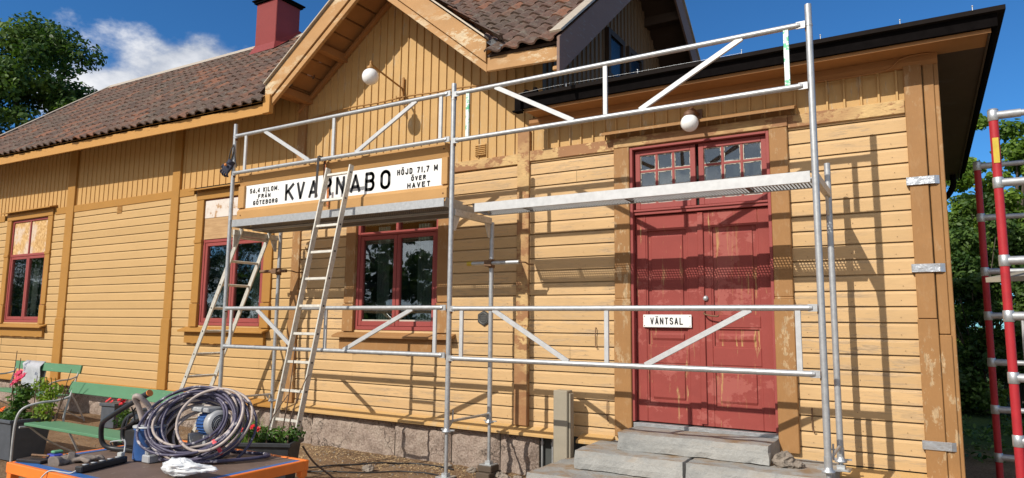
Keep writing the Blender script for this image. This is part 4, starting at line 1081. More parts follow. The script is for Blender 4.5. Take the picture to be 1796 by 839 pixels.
# frame transoms with gussets
for i in range(3):
    X = FX[i] * .5 + BX[i] * .5; zt = 2.655 if i < 2 else 2.66
    g = G(); g.box(X - .022, X + .022, YF + .02, YBK - .02, zt - .075, zt - .01)
    for y, s_ in ((YF + .024, 1), (YBK - .024, -1)): g.prismx([(y, zt - .075), (y, zt - .22), (y + s_ * .03, zt - .22), (y + s_ * .10, zt - .075)], X - .008, X + .008)
    g.build('transom', M['ladder'], S, .002)
    g = G(); g.tube([(FX[i], YF, .63), (BX[i], YBK, .63)], .013, 8)
    for y in (YF + .024, YBK - .024): s_ = 1 if y < -.6 else -1; g.prismx([(y, .64), (y, .57), (y + s_ * .07, .64)], X - .006, X + .006)
    g.tube([(FX[i] + .03, YF + .05, .63), (FX[i] + .03, YF + .05, .74)], .007, 6); g.build('lower_tie', M['galv'], S)
# platforms
def perforated(g, x0, x1, y0, y1, z, nx, ny, fill=.62):
    """sheet with real elongated holes"""
    dx = (x1 - x0) / nx; dy = (y1 - y0) / ny
    for j in range(ny):
        for i in range(nx):
            a, b = x0 + i * dx, y0 + j * dy; cx_, cy_ = a + dx / 2, b + dy / 2
            sgn = 1 if (i + j) % 2 else -1; hx, hy = dx * fill / 2, dy * fill / 2
            o = [(a, b), (a + dx, b), (a + dx, b + dy), (a, b + dy)]
            h = [(cx_ - hx, cy_ - hy * .6), (cx_ + hx * .6, cy_ - hy), (cx_ + hx, cy_ + hy * .6), (cx_ - hx * .6, cy_ + hy)]
            g.add([(p[0], p[1], z) for p in o] + [(p[0], p[1], z) for p in h], [(0, 1, 5, 4), (1, 2, 6, 5), (2, 3, 7, 6), (3, 0, 4, 7)])
def plank(x0, x1, y0, y1, z, side, label, perf=True, pm=None):
    """z = top of side rails"""
    g = G(); h = .086
    for y, s_ in ((y0, 1), (y1, -1)):
        g.prismx([(y, z - h), (y, z), (y + s_ * .022, z), (y + s_ * .022, z - .012), (y + s_ * .008, z - .012), (y + s_ * .008, z - h + .008), (y + s_ * .022, z - h + .008), (y + s_ * .022, z - h)], x0 + .03, x1 - .03)
    for x, s_ in ((x0, 1), (x1, -1)):
        g.add([(x, y0, z), (x, y1, z), (x + s_ * .03, y1, z - h), (x + s_ * .03, y0, z - h), (x + s_ * .032, y0, z), (x + s_ * .032, y1, z)], [(0, 1, 2, 3), (0, 1, 5, 4)])
    o = g.build('platform_plank', M['alu_white'] if side else M['alu'], S, .0015, label)
    g = G()
    if perf: perforated(g, x0 + .03, x1 - .03, y0 + .008, y1 - .008, z - h + .012, int((x1 - x0) / .026), 9, .66)
    else: g.box(x0 + .03, x1 - .03, y0 + .008, y1 - .008, z - h + .006, z - h + .014)
    g.build('tread_sheet', M['deck_alu'], o, fix=False)
    for x in np.arange(x0 + .5, x1 - .3, 1.03): g = G(); g.box(x, x + .03, y0 + .008, y1 - .008, z - h + .016, z - h + .04); g.build('cross_member', M['galv'], o)
plank(-7.17, -3.925, -1.035, -.75, 2.755, False, 'dull grey platform plank under the name board')
plank(-7.17, -3.98, -.73, -.44, 2.745, False, 'inner platform plank near the wall under the name board', perf=False)
plank(-3.74, -.655, -.865, -.59, 2.705, True, 'bright white platform plank in front of the transom window')
# wall ties
for i, xx in ((1, -3.865), (0, -7.13)):
    zt = 2.165 if i else 2.18; x0_ = -4.13 if i else -7.42; x1_ = -3.50 if i else -6.93
    g = G(); g.tube([(x0_, -.35, zt + .004), (x1_, -.352, zt)], .021, 12)
    o = g.build('tie_tube', M['galv'] if i else M['rusty'], S)
    g = G(); g.tube([(xx, YBK, zt - .045), (xx, YBK, zt + .045)], .034, 12); g.box(xx - .04, xx + .04, -.385, -.315, zt - .032, zt + .032); g.tube([(xx + .045, -.39, zt + .03), (xx + .045, -.33, zt + .03)], .01, 6); g.tube([(xx - .03, -.40, zt - .02), (xx + .06, -.40, zt - .03)], .008, 6); g.build('coupler', M['rusty'], o)
    if i: g = G(); g.tube([(x0_ - .004, -.35, zt + .004), (x0_ + .055, -.35, zt + .004)], .023, 12); g.build('yellow_sleeve', M['sticker'], o)
    g = G(); g.tube(smooth_path([(x1_, -.35, zt), (x1_ + .04, -.30, zt), (x1_ + .02, -.2, zt - .01), (x1_, -.06, zt)], 5), .008, 6); g.build('tie_hook', M['rusty'], o)
# wooden blocks under the base plates
for x, y in ((FX[0], YF), (FX[1], YF), (BX[0], YBK), (BX[1], YBK)):
    g = G(); g.box(x - .08, x + .08, y - .12, y + .12, .0, .066); g.box(x - .09, x + .075, y - .075, y + .08, .068, .128)
    single(g, 'wooden_block', M['old_timber'], (x, y, .01), 'short wooden block under a scaffold jack', 'block', 'blocks under the scaffold feet', .006)

# name board on the scaffold ----------------------------------
N = thing('station_name_board', (-5.56, -.92, 2.72), 'long white station sign reading KVARNABO in a yellow wooden frame on the scaffold', 'sign')
BX0, BX1, BZ0, BZ1 = -7.17, -3.985, 2.735, 3.325
PX0, PX1, PZ0, PZ1 = -7.06, -4.06, 2.91, 3.185
yf = -.94
g = G()
g.prismx([(yf + .02, PZ1), (yf - .015, BZ1 - .03), (yf - .015, BZ1), (yf + .10, BZ1), (yf + .10, PZ1)], BX0, BX1)
g.prismx([(yf + .02, PZ0), (yf + .10, PZ0), (yf + .10, BZ0), (yf - .01, BZ0), (yf - .01, PZ0 - .04)], BX0, BX1)
g.box(BX0, PX0, yf - .006, yf + .10, PZ0, PZ1); g.box(PX1, BX1, yf - .006, yf + .10, PZ0, PZ1)
g.build('frame', paint('sign_frame', (.47, .265, .10), .25, under=(.5, .42, .3)), N, .004)
g = G(); g.box(PX0, PX1, yf + .022, yf + .034, PZ0, PZ1); g.build('plate', M['sign_white'], N)
g = G(); yt = yf + .0205
big = [('K', -6.356, -6.205), ('V', -6.163, -6.030), ('A', -5.965, -5.815), ('R', -5.74, -5.60), ('N', -5.535, -5.40), ('A', -5.32, -5.165), ('B', -5.10, -4.965), ('O', -4.885, -4.745)]
for ch_, a, b in big: stroke_text(g, ch_, a, b, 2.938, 3.146, yt, .035)
stroke_text(g, '56,4 KILOM.', -6.985, -6.47, 3.082, 3.142, yt, .0125); stroke_text(g, 'FRÅN', -6.83, -6.61, 3.010, 3.062, yt, .0125); stroke_text(g, 'GÖTEBORG', -6.915, -6.48, 2.934, 2.988, yt, .0125)
stroke_text(g, 'HÖJD 71,7 M', -4.655, -4.125, 3.066, 3.130, yt, .0135); stroke_text(g, 'ÖVER', -4.465, -4.275, 2.990, 3.040, yt, .0125); stroke_text(g, 'HAVET', -4.515, -4.215, 2.915, 2.972, yt, .0135)
g.build('lettering', M['letter'], N)
g = G()
for x in (-7.1, -4.03):
    for z in (3.27, 2.82): g.sphere((x, yf - .012, z), .008, 8, 5)
g.build('bolt', M['rusty'], N)
# ratchet strap round the rail and board
t = thing('ratchet_strap', (-5.68, -1.03, 3.35), 'black and orange lashing strap tied over the rail and the name board', 'strap')
g = G(); g.beam((-5.675, -1.062, 3.365), (-5.70, -1.055, 2.90), .004, .035, (1, 0, 0)); g.beam((-5.675, -1.06, 3.37), (-5.62, -.93, 3.335), .035, .004); g.build('webbing', M['strap'], t)
g = G(); g.beam((-5.64, -1.0, 3.345), (-5.655, -.975, 3.02), .004, .04, (1, 0, 0)); g.beam((-5.60, -.975, 3.02), (-5.60, -.97, 2.80), .004, .03, (1, 0, 0)); g.build('webbing', M['strap_orange'], t)

# work glove tied to the left pole -----------------------------
def hand_glove(c, ax, upv, scale, curl=.5, spread=1.0):
    """glove: palm, cuff, four fingers and thumb as one mesh"""
    g = G(); c = Vector(c); ax = Vector(ax).normalized(); u = Vector(upv); sd = ax.cross(u).normalized(); u = sd.cross(ax)
    s = scale
    for k in range(5):
        w = (k - 2) * .016 * s
        g.tube([c + sd * w - ax * .05 * s, c + sd * w * 1.2, c + sd * w * 1.15 + ax * .05 * s], [.013 * s, .017 * s, .014 * s], 8)
    for k, L in enumerate((.055, .07, .075, .065)):
        w = (k - 1.5) * .022 * s * spread; b = c + ax * .045 * s + sd * w
        p1 = b + ax * L * .45 * s + sd * w * .2; p2 = p1 + (ax * math.cos(curl) - u * math.sin(curl)) * L * .4 * s; p3 = p2 + (ax * math.cos(curl * 2) - u * math.sin(curl * 2)) * L * .35 * s
        g.tube(smooth_path([b, p1, p2, p3], 3), .0115 * s, 8)
    b = c + sd * .035 * s - ax * .01 * s
    g.tube(smooth_path([b, b + sd * .03 * s + ax * .02 * s, b + sd * .04 * s + ax * .05 * s - u * .01 * s], 3), .013 * s, 8)
    g.tube([c - ax * .045 * s, c - ax * .085 * s], [.036 * s, .042 * s], 12)
    for v in g.v: v += Vector((noise.noise(v * 30), noise.noise(v * 30 + Vector((9, 0, 0))), noise.noise(v * 30 + Vector((0, 9, 0))))) * .010 * s
    return g
def fuse(o, size=.006):
    m_ = o.modifiers.new('remesh', 'REMESH'); m_.mode = 'VOXEL'; m_.voxel_size = size; m_.use_smooth_shade = True
    m_ = o.modifiers.new('smooth', 'SMOOTH'); m_.factor = .5; m_.iterations = 2
    return o
t = thing('tied_glove', (-7.24, -1.04, 3.42), 'dark blue work glove tied to the left scaffold pole with a black cord', 'glove')
g = hand_glove((-7.25, -1.06, 3.41), (-.5, -.2, -.75), (.2, -1, 0), 1.15, 1.0, 1.2); fuse(g.build('glove', M['glove_dark'], t))
g = G(); g.sphere((-7.235, -1.10, 3.435), .018, 10, 8); g.build('orange_badge', M['grip'], t)
g = G(); g.tube(smooth_path([(-7.24, -1.04, 3.45), (-7.20, -1.03, 3.58), (-7.19, -1.03, 3.68), (-7.15, -1.04, 3.55), (-7.11, -1.04, 3.40)], 6), .008, 6); g.tube(smooth_path([(-7.25, -1.05, 3.50), (-7.22, -1.05, 3.62), (-7.19, -1.03, 3.70)], 6), .007, 6); g.build('cord', M['strap'], t)

# ladders ------------------------------------------------------
def ladder(foot, top, across, n, label, w=.018, d=.062, r=.013):
    foot = Vector(foot); top = Vector(top); a = Vector(across); ax = (top - foot).normalized()
    t = thing('ladder', tuple(foot + a / 2), label, 'ladder', 'aluminium ladders')
    nrm_ = ax.cross(a).normalized()
    for o_ in (Vector((0, 0, 0)), a):
        g = G(); g.beam(foot + o_, top + o_, w, d, tuple(nrm_)); s = g.build('stile', M['ladder'], t, .002)
        e = G(); e.beam(foot + o_ - ax * .01, foot + o_ + ax * .05, w + .008, d + .008, tuple(nrm_)); e.build('rubber_foot', M['blk_plastic'], s)
        h = G()
        for k in range(n):
            p = foot + ax * (.25 + k * (top - foot).length / (n + .15)) + o_; sd = a.normalized() * (-1 if o_.length < .01 else 1)
            h.tube([p + sd * .006, p + sd * (w / 2 + .004)], .010, 8)
        h.build('rivet', M['blk_plastic'], s)
    for k in range(n):
        p = foot + ax * (.25 + k * (top - foot).length / (n + .15)); g = G(); g.beam(p, p + a, .028, .024, tuple(nrm_)); g.build('rung', M['ladder'], t, .003)
    return t
ladder((-5.70, -1.56, .04), (-5.49, -1.085, 3.20), (.345, 0, .0), 11, 'front aluminium ladder leaning on the upper rail across the name board')
ladder((-8.43, -.90, .04), (-7.12, -.90, 2.665), (0, .42, 0), 9, 'aluminium ladder leaning sideways behind the left scaffold pole')

# ---------------------------------------------------------------- red scaffold tower at the right
T = thing('red_scaffold_tower', (1.4, .45, -.2), 'red painted scaffold tower with silver rungs beside the building corner', 'scaffold')
KT = 1.4
zt_ = lambda z: 1.55 + (z - 1.55) * KT
TX0, TX1 = .49, 2.4
for y, zs, zt, back in ((-.448, (2.63, 2.28, 1.885, 1.61, 1.31, 1.01, .71), 2.62, 0), (1.372, (2.63, 2.28, 1.92, 1.63, 1.33, 1.03, .73), 2.62, 1)):
    for x in (TX0, TX1):
        g = G(); g.tube([(x, y, -.3), (x, y, zt_(zt))], .0285, 16); p = g.build('pole', M['redpole'], T)
        for z in zs:
            g = G(); z = zt_(z); g.lathe([(.030, -.04), (.034, -.036), (.034, .036), (.030, .04)], (x, y, z), 16)
            if z > zt_(2.6): g.lathe([(.034, .04), (.028, .048), (0, .05)], (x, y, z), 16)
            g.build('collar', M['galv'], p)
        if not back and x < 1:
            g = G(); g.prism([(x - .018, zt_(2.38)), (x + .018, zt_(2.38)), (x + .018, zt_(2.51)), (x - .018, zt_(2.51))], y - .0305, y - .0275); g.build('yellow_label', M['sticker'], p)
    for z in zs:
        z = zt_(z); g = G(); g.tube([(TX0, y, z), (TX1, y, z)], .024, 12); g.tube([(TX0 + .02, y, z), (TX0 + .16, y, z)], .030, 12); g.tube([(TX1 - .16, y, z), (TX1 - .02, y, z)], .030, 12); g.build('rung', M['alu'], T)
for y in (.1, .55):
    g = G(); g.beam((.66, y, -.2), (.66, y, 1.62), .014, .05, (0, 1, 0)); st = g.build('inner_ladder_stile', M['alu_white'], T)
for k in range(5): g = G(); g.tube([(.66, .1, .15 + k * .3), (1.4, .1, .15 + k * .3)], .013, 8); g.build('inner_rung', M['alu_white'], T)
g = G(); g.beam((.58, -.30, zt_(1.80)), (1.30, 1.25, zt_(1.95)), .42, .035); g.build('platform', M['rough_wood'], T)

# ---------------------------------------------------------------- benches
def bench(x0, x1, yfr, ybk, label, slats=3, top=.85):
    t = thing('park_bench', ((x0 + x1) / 2, (yfr + ybk) / 2, .02), label, 'bench', 'green benches with pale iron frames')
    yb = ybk; sz = .455
    g = G()
    w = (yb + .0 - .13 - yfr) / slats
    for k in range(slats):
        a = yfr + k * w; g.box(x0 + .02, x1 - .02, a + .006, a + w - .006, sz - .028 - .008 * k, sz - .008 * k)
    g.build('seat', M['green_old'], t, .004)
    g = G(); g.beam((x0 - .02, yb - .015, top - .06), (x1 + .02, yb - .015, top - .06), .028, .125, (0, .18, 1)); g.build('backrest', M['green_old'], t, .004)
    g = G(); g.box(x0 + .12, x0 + .32, yb - .14, yb - .10, sz - .01, sz + .008)
    for x in (x0 + .03, x1 - .03):
        g = G(); r = .012
        # back leg up to backrest
        g.beam((x, yb + .10, .02), (x, yb - .10, sz - .03), .012, .032, (1, 0, 0)) if False else None
        pth = [(x, yb + .12, .02), (x, yb - .02, .30), (x, yb - .09, sz - .02), (x, yb - .05, .66), (x, yb + .005, top)]
        g.tube(smooth_path(pth, 5), .0125, 8)
        o = g.build('back_leg', M['iron_white'], t)
        g = G()
        ou = -.13 if x < (x0 + x1) / 2 else .13
        pth = [(x, yb - .045, .69), (x + ou * .2, yb - .16, .655), (x + ou * .4, yb - .32, .645), (x + ou * .7, yfr + .03, .60), (x + ou * .9, yfr - .02, .50), (x + ou, yfr - .03, .30), (x + ou, yfr - .03, .02)]
        g.tube(smooth_path(pth, 6), .0125, 8); g.build('armrest', M['iron_white'], t)
        g = G(); g.tube(smooth_path([(x, yfr - .04, sz - .04), (x, (yfr + yb) / 2, sz - .05), (x, yb - .09, sz - .04)], 4), .011, 8)
        g.tube(smooth_path([(x, yfr + .06, sz - .05), (x, (yfr + yb) / 2, .25), (x, yb - .03, .12), (x, yb + .1, .05)], 4), .009, 8); g.build('seat_bracket', M['iron_white'], t)
    return t
bench(-8.22, -6.18, -2.62, -2.14, 'nearest green bench with curved pale armrest, behind the orange-edged table')
bench(-12.9, -10.92, -1.18, -.68, 'green bench against the wall with a towel over its back', 4)
t = thing('white_chair', (-13.3, -1.35, .02), 'peeling white wooden seat at the far left edge behind the lily', 'chair')
g = G(); g.beam((-13.25, -1.12, .02), (-13.0, -1.20, .92), .05, .16, (0, 1, 0)); g.beam((-13.95, -1.0, .02), (-13.75, -1.05, .92), .05, .09, (0, 1, 0)); g.build('backrest_post', M['white_old'], t, .006)
g = G(); g.box(-14.0, -13.0, -1.75, -1.2, .42, .45); g.build('seat', M['white_old'], t, .004)
g = G()
for x in (-13.95, -13.05): g.box(x - .025, x + .025, -1.74, -1.69, .02, .42)
g.build('front_legs', M['white_old'], t, .004)
g = G(); g.beam((-13.9, -1.05, .75), (-13.05, -1.18, .75), .02, .25); g.build('backrest', M['white_old'], t, .004)
# towel over the second bench
g = G(); vs = []; nu, nv = 16, 22
for j in range(nv + 1):
    v = j / nv
    for i in range(nu + 1):
        u = i / nu; x = -12.62 + .62 * u + .07 * math.sin(v * 5 + 1) * (1 - u)
        s = (v - .45) * .95
        if s < -.03: y, z = -.728, .86 + s * .95
        elif s < .03: y, z = -.70 + s * 1.0, .872
        else: y, z = -.672, .88 - s * .95
        y += .05 * math.sin(u * 15 + v * 3) * abs(v - .4) + .03 * noise.noise(Vector((u * 3, v * 4, 2)))
        vs.append((x, y - (.02 if s < 0 else -.02), z - .03 * u * (s < 0)))
g.add(vs, [(j * (nu + 1) + i, j * (nu + 1) + i + 1, (j + 1) * (nu + 1) + i + 1, (j + 1) * (nu + 1) + i) for j in range(nv) for i in range(nu)], True)
o = single(g, 'towel', M['towel'], (-12.3, -.70, .5), 'grey and white towel hanging over the back of the far bench', 'towel')
mo = o.modifiers.new('thick', 'SOLIDIFY'); mo.thickness = .008

# ---------------------------------------------------------------- planters and plants
def leaf_cloud(name, mt, parent, centers, n, size, seed, flat=.0, droop=0):
    """many leaf quads scattered in clumps; centers = (x, y, z, r, tone)"""
    rng = np.random.default_rng(seed)
    off = Vector((0, 0, 0)); p = parent
    while p is not None: off += p.location; p = p.parent
    C_ = np.array(centers, float); wts = C_[:, 3] ** 2; wts /= wts.sum()
    idx = rng.choice(len(C_), n, p=wts); c = C_[idx]
    d = rng.normal(size=(n, 3)); d /= np.linalg.norm(d, axis=1)[:, None]
    rad = c[:, 3] * rng.random(n) ** .45
    pos = c[:, :3] + d * rad[:, None] * np.array([1, 1, .75])
    nv = d * .7 + rng.normal(size=(n, 3)) * .6 + np.array([0, 0, .5]); nv /= np.linalg.norm(nv, axis=1)[:, None]
    t1 = np.cross(nv, rng.normal(size=(n, 3))); t1 /= np.linalg.norm(t1, axis=1)[:, None]; t2 = np.cross(nv, t1)
    s = size * rng.uniform(.6, 1.25, n)[:, None]
    v = np.empty((n, 6, 3))
    v[:, 0] = pos - t1 * s * .55; v[:, 1] = pos - t1 * s * .15 + t2 * s * .28 + nv * s * .06; v[:, 2] = pos + t1 * s * .25 + t2 * s * .22
    v[:, 3] = pos + t1 * s * .6 - nv * s * .12; v[:, 4] = pos + t1 * s * .25 - t2 * s * .22; v[:, 5] = pos - t1 * s * .15 - t2 * s * .28 + nv * s * .06
    v = v.reshape(-1, 3) - np.array(off)
    me = bpy.data.meshes.new(name); me.vertices.add(n * 6); me.vertices.foreach_set('co', v.ravel())
    me.loops.add(n * 6); me.loops.foreach_set('vertex_index', np.arange(n * 6)); me.polygons.add(n)
    me.polygons.foreach_set('loop_start', np.arange(n) * 6); me.polygons.foreach_set('loop_total', np.full(n, 6))
    me.update(); me.validate()
    at = me.attributes.new('tile_tone', 'FLOAT', 'FACE'); at.data.foreach_set('value', np.clip(c[:, 4] + rng.normal(0, .25, n), 0, 1))
    me.materials.append(mt); o = bpy.data.objects.new(name, me); scene.collection.objects.link(o)
    if parent is not None: o.parent = parent
    return o
def trough(g, L, W, H, top_flare=.04, rim=.02):
    vs = [(-L / 2 + top_flare, -W / 2 + top_flare, 0), (L / 2 - top_flare, -W / 2 + top_flare, 0), (L / 2 - top_flare, W / 2 - top_flare, 0), (-L / 2 + top_flare, W / 2 - top_flare, 0),
          (-L / 2, -W / 2, H), (L / 2, -W / 2, H), (L / 2, W / 2, H), (-L / 2, W / 2, H)]
    g.add(vs, [(0, 3, 2, 1), (0, 1, 5, 4), (1, 2, 6, 5), (2, 3, 7, 6), (3, 0, 4, 7)])
    r = rim
    for a, b, c, d in ((-L / 2 - r, L / 2 + r, -W / 2 - r, -W / 2 + .01), (-L / 2 - r, L / 2 + r, W / 2 - .01, W / 2 + r), (-L / 2 - r, -L / 2 + .01, -W / 2 + .01, W / 2 - .01), (L / 2 - .01, L / 2 + r, -W / 2 + .01, W / 2 - .01)):
        g.box(a, b, c, d, H - .03, H + .004)
def flower(g, c, r, n=6, tilt=(0, -.6, .6), cup=.3):
    c = Vector(c); ax = Vector(tilt).normalized(); e = ax.cross(Vector((1, .3, 0))).normalized(); f = ax.cross(e)
    for k in range(n):
        a = 2 * math.pi * k / n + random.random() * .3; d = e * math.cos(a) + f * math.sin(a); s = ax.cross(d)
        g.add([c, c + d * r * .5 + s * r * .26 + ax * r * cup, c + d * r + ax * r * cup * 1.2, c + d * r * .5 - s * r * .26 + ax * r * cup], [(0, 1, 2, 3)])
def planter(loc, rot, L, W, H, mt, label, cat='planter'):
    xf = Matrix.Translation(loc) @ Matrix.Rotation(rot, 4, 'Z')
    t = thing('planter', loc, label, cat)
    g = G(xf); trough(g, L, W, H); g.build('trough', mt, t, .004)
    g = G(xf); g.box(-L / 2 + .01, L / 2 - .01, -W / 2 + .01, W / 2 - .01, H - .09, H - .05); g.build('soil', M['soil'], t)
    return t, xf
# left planter
LP, xf = planter((-9.05, -2.42, .02), R(2), 1.1, .42, .43, M['planter_grey'], 'grey planter at the left with a pink lily and orange marigolds')
def plant(name, label, cat, loc, centers, n, size, seed, mt='leaf_plant', stems=(), flowers=(), fm=None, fr=.03):
    t = thing(name, loc, label, cat)
    leaf_cloud('foliage', M[mt], t, centers, n, size, seed)
    if stems:
        g = G()
        for s in stems: g.tube(smooth_path(s, 3), .004, 5)
        g.build('stem', M['leaf_plant'], t, fix=False)
    if flowers:
        g = G()
        for f in flowers:
            for q in range(2): flower(g, f, fr * (1 - .25 * q), 7, (random.uniform(-.3, .3), -.7, .6), .15 + .35 * q)
        g.build('flowers', fm, t, fix=False)
    return t
plant('lily', 'tall pink lily in the grey planter at the left', 'plant', (-8.72, -2.42, .42), [(-8.75 + random.uniform(-.12, .12), -2.42 + random.uniform(-.1, .1), .47 + .06 * k, .10, random.random()) for k in range(6)], 420, .055, 5,
      stems=[[(-8.72, -2.42, .4), (-8.70, -2.44, .62), (-8.68, -2.48, .84)], [(-8.8, -2.42, .4), (-8.82, -2.46, .62), (-8.78, -2.5, .8)]],
      flowers=[(-8.66, -2.50, .87), (-8.74, -2.50, .83), (-8.60, -2.48, .90), (-8.70, -2.48, .93)], fm=M['petal_pink'], fr=.068)
plant('marigolds', 'low orange marigolds spilling over the front of the grey planter', 'plant', (-9.2, -2.45, .42), [(-9.5 + .09 * k, -2.5 + random.uniform(-.08, .08), .47 + random.uniform(-.02, .04), .08, random.random()) for k in range(11)], 700, .035, 6,
      flowers=[(-9.05 + random.uniform(-.45, .35), -2.56 + random.uniform(-.08, .1), .52 + random.uniform(0, .05)) for _ in range(16)], fm=M['petal_orange'], fr=.026)
plant('asparagus_fern', 'feathery yellow-green plant right of the lily in the grey planter', 'plant', (-8.45, -2.35, .42), [(-8.42 + random.uniform(-.1, .1), -2.3 + random.uniform(-.08, .08), .48 + .07 * k, .11, .7 + .3 * random.random()) for k in range(6)], 520, .045, 7, 'leaf_light',
      stems=[[(-8.4, -2.3, .4), (-8.38 + .06 * k, -2.3, .65), (-8.45 + .1 * k, -2.32, .9)] for k in range(3)])
def twigs(loc, pts, label):
    t = thing('twig_supports', loc, label, 'twigs', 'bare twigs stuck in the planters')
    for p in pts: g = G(); P_ = smooth_path(p, 4); g.tube(P_, [.006 * (1 - .6 * k / len(P_)) + .001 for k in range(len(P_))], 6); g.build('twig', M['twig'], t)
twigs((-8.8, -2.4, .42), [[(-9.0, -2.4, .4), (-8.97, -2.42, .8), (-8.90, -2.44, 1.18)], [(-8.9, -2.4, .4), (-8.87, -2.42, .8), (-8.80, -2.44, 1.1)], [(-8.5, -2.4, .4), (-8.49, -2.4, .7), (-8.48, -2.4, .92)],
      [(-8.22, -2.3, .42), (-8.12, -2.3, .7), (-7.98, -2.3, 1.0)], [(-8.25, -2.3, .42), (-8.05, -2.3, .75), (-7.9, -2.3, .9)]], 'thin dark twigs standing among the lily and fern')
# right planter
RP, xf = planter((-5.28, -2.02, .02), R(28), .74, .30, .45, M['planter_black'], 'black plastic planter with red flowers, behind the right corner of the table')
def lp(x, y, z): return tuple(xf @ Vector((x, y, z)))
plant('potted_annuals', 'bushy green summer flowers with red and orange blooms in the black planter', 'plant', lp(0, 0, .43),
      [(*lp(-.34 + .1 * k, random.uniform(-.06, .06), .49 + .05 * (k < 4) + random.uniform(0, .03)), .095, random.random()) for k in range(8)], 900, .038, 11,
      flowers=[lp(-.30, -.1, .60), lp(-.06, -.14, .56), lp(.02, -.12, .585), lp(.08, -.15, .57), lp(-.2, -.05, .62)], fm=M['petal_red'], fr=.032)
g = G()
for k in range(260):
    a = random.uniform(-.33, .02); b = random.uniform(-.08, .1); h_ = random.uniform(.08, .26); p = Vector(lp(a, b, .42)); q = p + Vector((random.uniform(-.05, .05), random.uniform(-.05, .05), h_)); e = Vector((.003, .002, 0))
    g.cur = random.random(); g.add([p - e, p + e, q], [(0, 1, 2)])
o = single(g, 'ornamental_grass', M['leaf_light'], lp(-.15, 0, .42), 'tuft of fine upright grass at the left of the black planter', 'plant')
twigs(lp(.2, 0, .42), [[lp(.1, 0, .4), lp(.13, 0, .62), lp(.28, 0, .86)], [lp(.30, 0, .4), lp(.31, .02, .66), lp(.42, .03, .98), lp(.46, .03, 1.04)], [lp(-.02, -.1, .4), lp(-.02, -.1, .62), lp(-.03, -.1, .80)],
     [lp(.2, .05, .4), lp(.26, .06, .8), lp(.30, .08, 1.32)], [lp(-.36, .0, .4), lp(-.35, .02, .7), lp(-.36, .0, .9)], [lp(-.30, .05, .4), lp(-.2, .06, .62), lp(-.1, .08, .78)]], 'bare brown twigs leaning out of the black planter')
t = thing('flower_box', (-10.05, -.55, .02), 'small dark box with red blooms on the ground behind the near bench', 'planter')
g = G(Matrix.Translation((-10.05, -.62, .02)) @ Matrix.Rotation(R(10), 4, 'Z')); g.box(-.13, .13, -.12, .12, 0, .33); g.box(-.15, .15, -.14, .14, .30, .34); g.build('box', M['planter_grey'], t, .004)
g = G(); [flower(g, (-10.12 + .06 * k, -.70, .38 + .03 * (k % 2)), .035, 7) for k in range(3)]; g.build('flowers', M['petal_red'], t, fix=False)
t = thing('geranium', (-8.1, -1.62, .02), 'red geranium standing behind the near bench', 'plant')
g = G(); [flower(g, (-8.1 + random.uniform(-.05, .05), -1.64, .60 + random.uniform(-.03, .04)), .05, 7) for k in range(6)]; g.build('flowers', M['petal_red'], t, fix=False)
leaf_cloud('foliage', M['leaf_plant'], t, [(-8.1, -1.6, .45, .1, .5), (-8.15, -1.6, .36, .1, .3)], 120, .05, 12)
g = G(); g.lathe([(.07, 0), (.10, .22), (.105, .24), (.09, .24)], (-8.1, -1.62, .02), 16); g.build('pot', M['planter_black'], t)
# things on the window sills inside
t = thing('potted_plant', (-7.98, .18, 1.53), 'small pale green potted plant inside the boarded window', 'plant')
g = G(); g.lathe([(.0, 0), (.05, 0), (.065, .11), (.058, .11)], (-7.98, .16, 1.5), 16); g.build('pot', M['curtain_green'], t)
leaf_cloud('foliage', M['leaf_light'], t, [(-7.98, .16, 1.70, .09, .9), (-7.98, .16, 1.79, .07, .9)], 130, .045, 13)
t = thing('potted_plant', (-14.05, .18, 1.53), 'white and red flowering plant inside the far left window', 'plant')
g = G(); g.lathe([(.0, 0), (.05, 0), (.065, .11), (.058, .11)], (-14.05, .16, 1.5), 16); g.build('pot', M['curtain_white'], t)
leaf_cloud('foliage', plain('pale_petals', (.5, .5, .52), .7), t, [(-14.05, .14, 1.74, .12, .9), (-14.12, .14, 1.66, .08, .9)], 150, .05, 14)
g = G(); [flower(g, (-14.0 + .05 * k, .08, 1.86), .05) for k in range(3)]; g.build('flowers', M['petal_pink'], t, fix=False)
g = G(); g.lathe([(0, 0), (.035, 0), (.035, .13), (.014, .18), (.012, .25), (0, .25)], (-14.75, .12, 1.51), 16)
single(g, 'bottle', plain('green_glass', (.03, .14, .07), .1), (-14.75, .12, 1.51), 'green bottle standing inside the far left window', 'bottle')
g = G(); g.lathe([(0, 0), (.03, 0), (.03, .12), (.012, .17), (.01, .22), (0, .22)], (-14.62, .12, 1.51), 16)
single(g, 'bottle', M['curtain_white'], (-14.62, .12, 1.51), 'slim pale bottle beside the green bottle in the far left window', 'bottle')

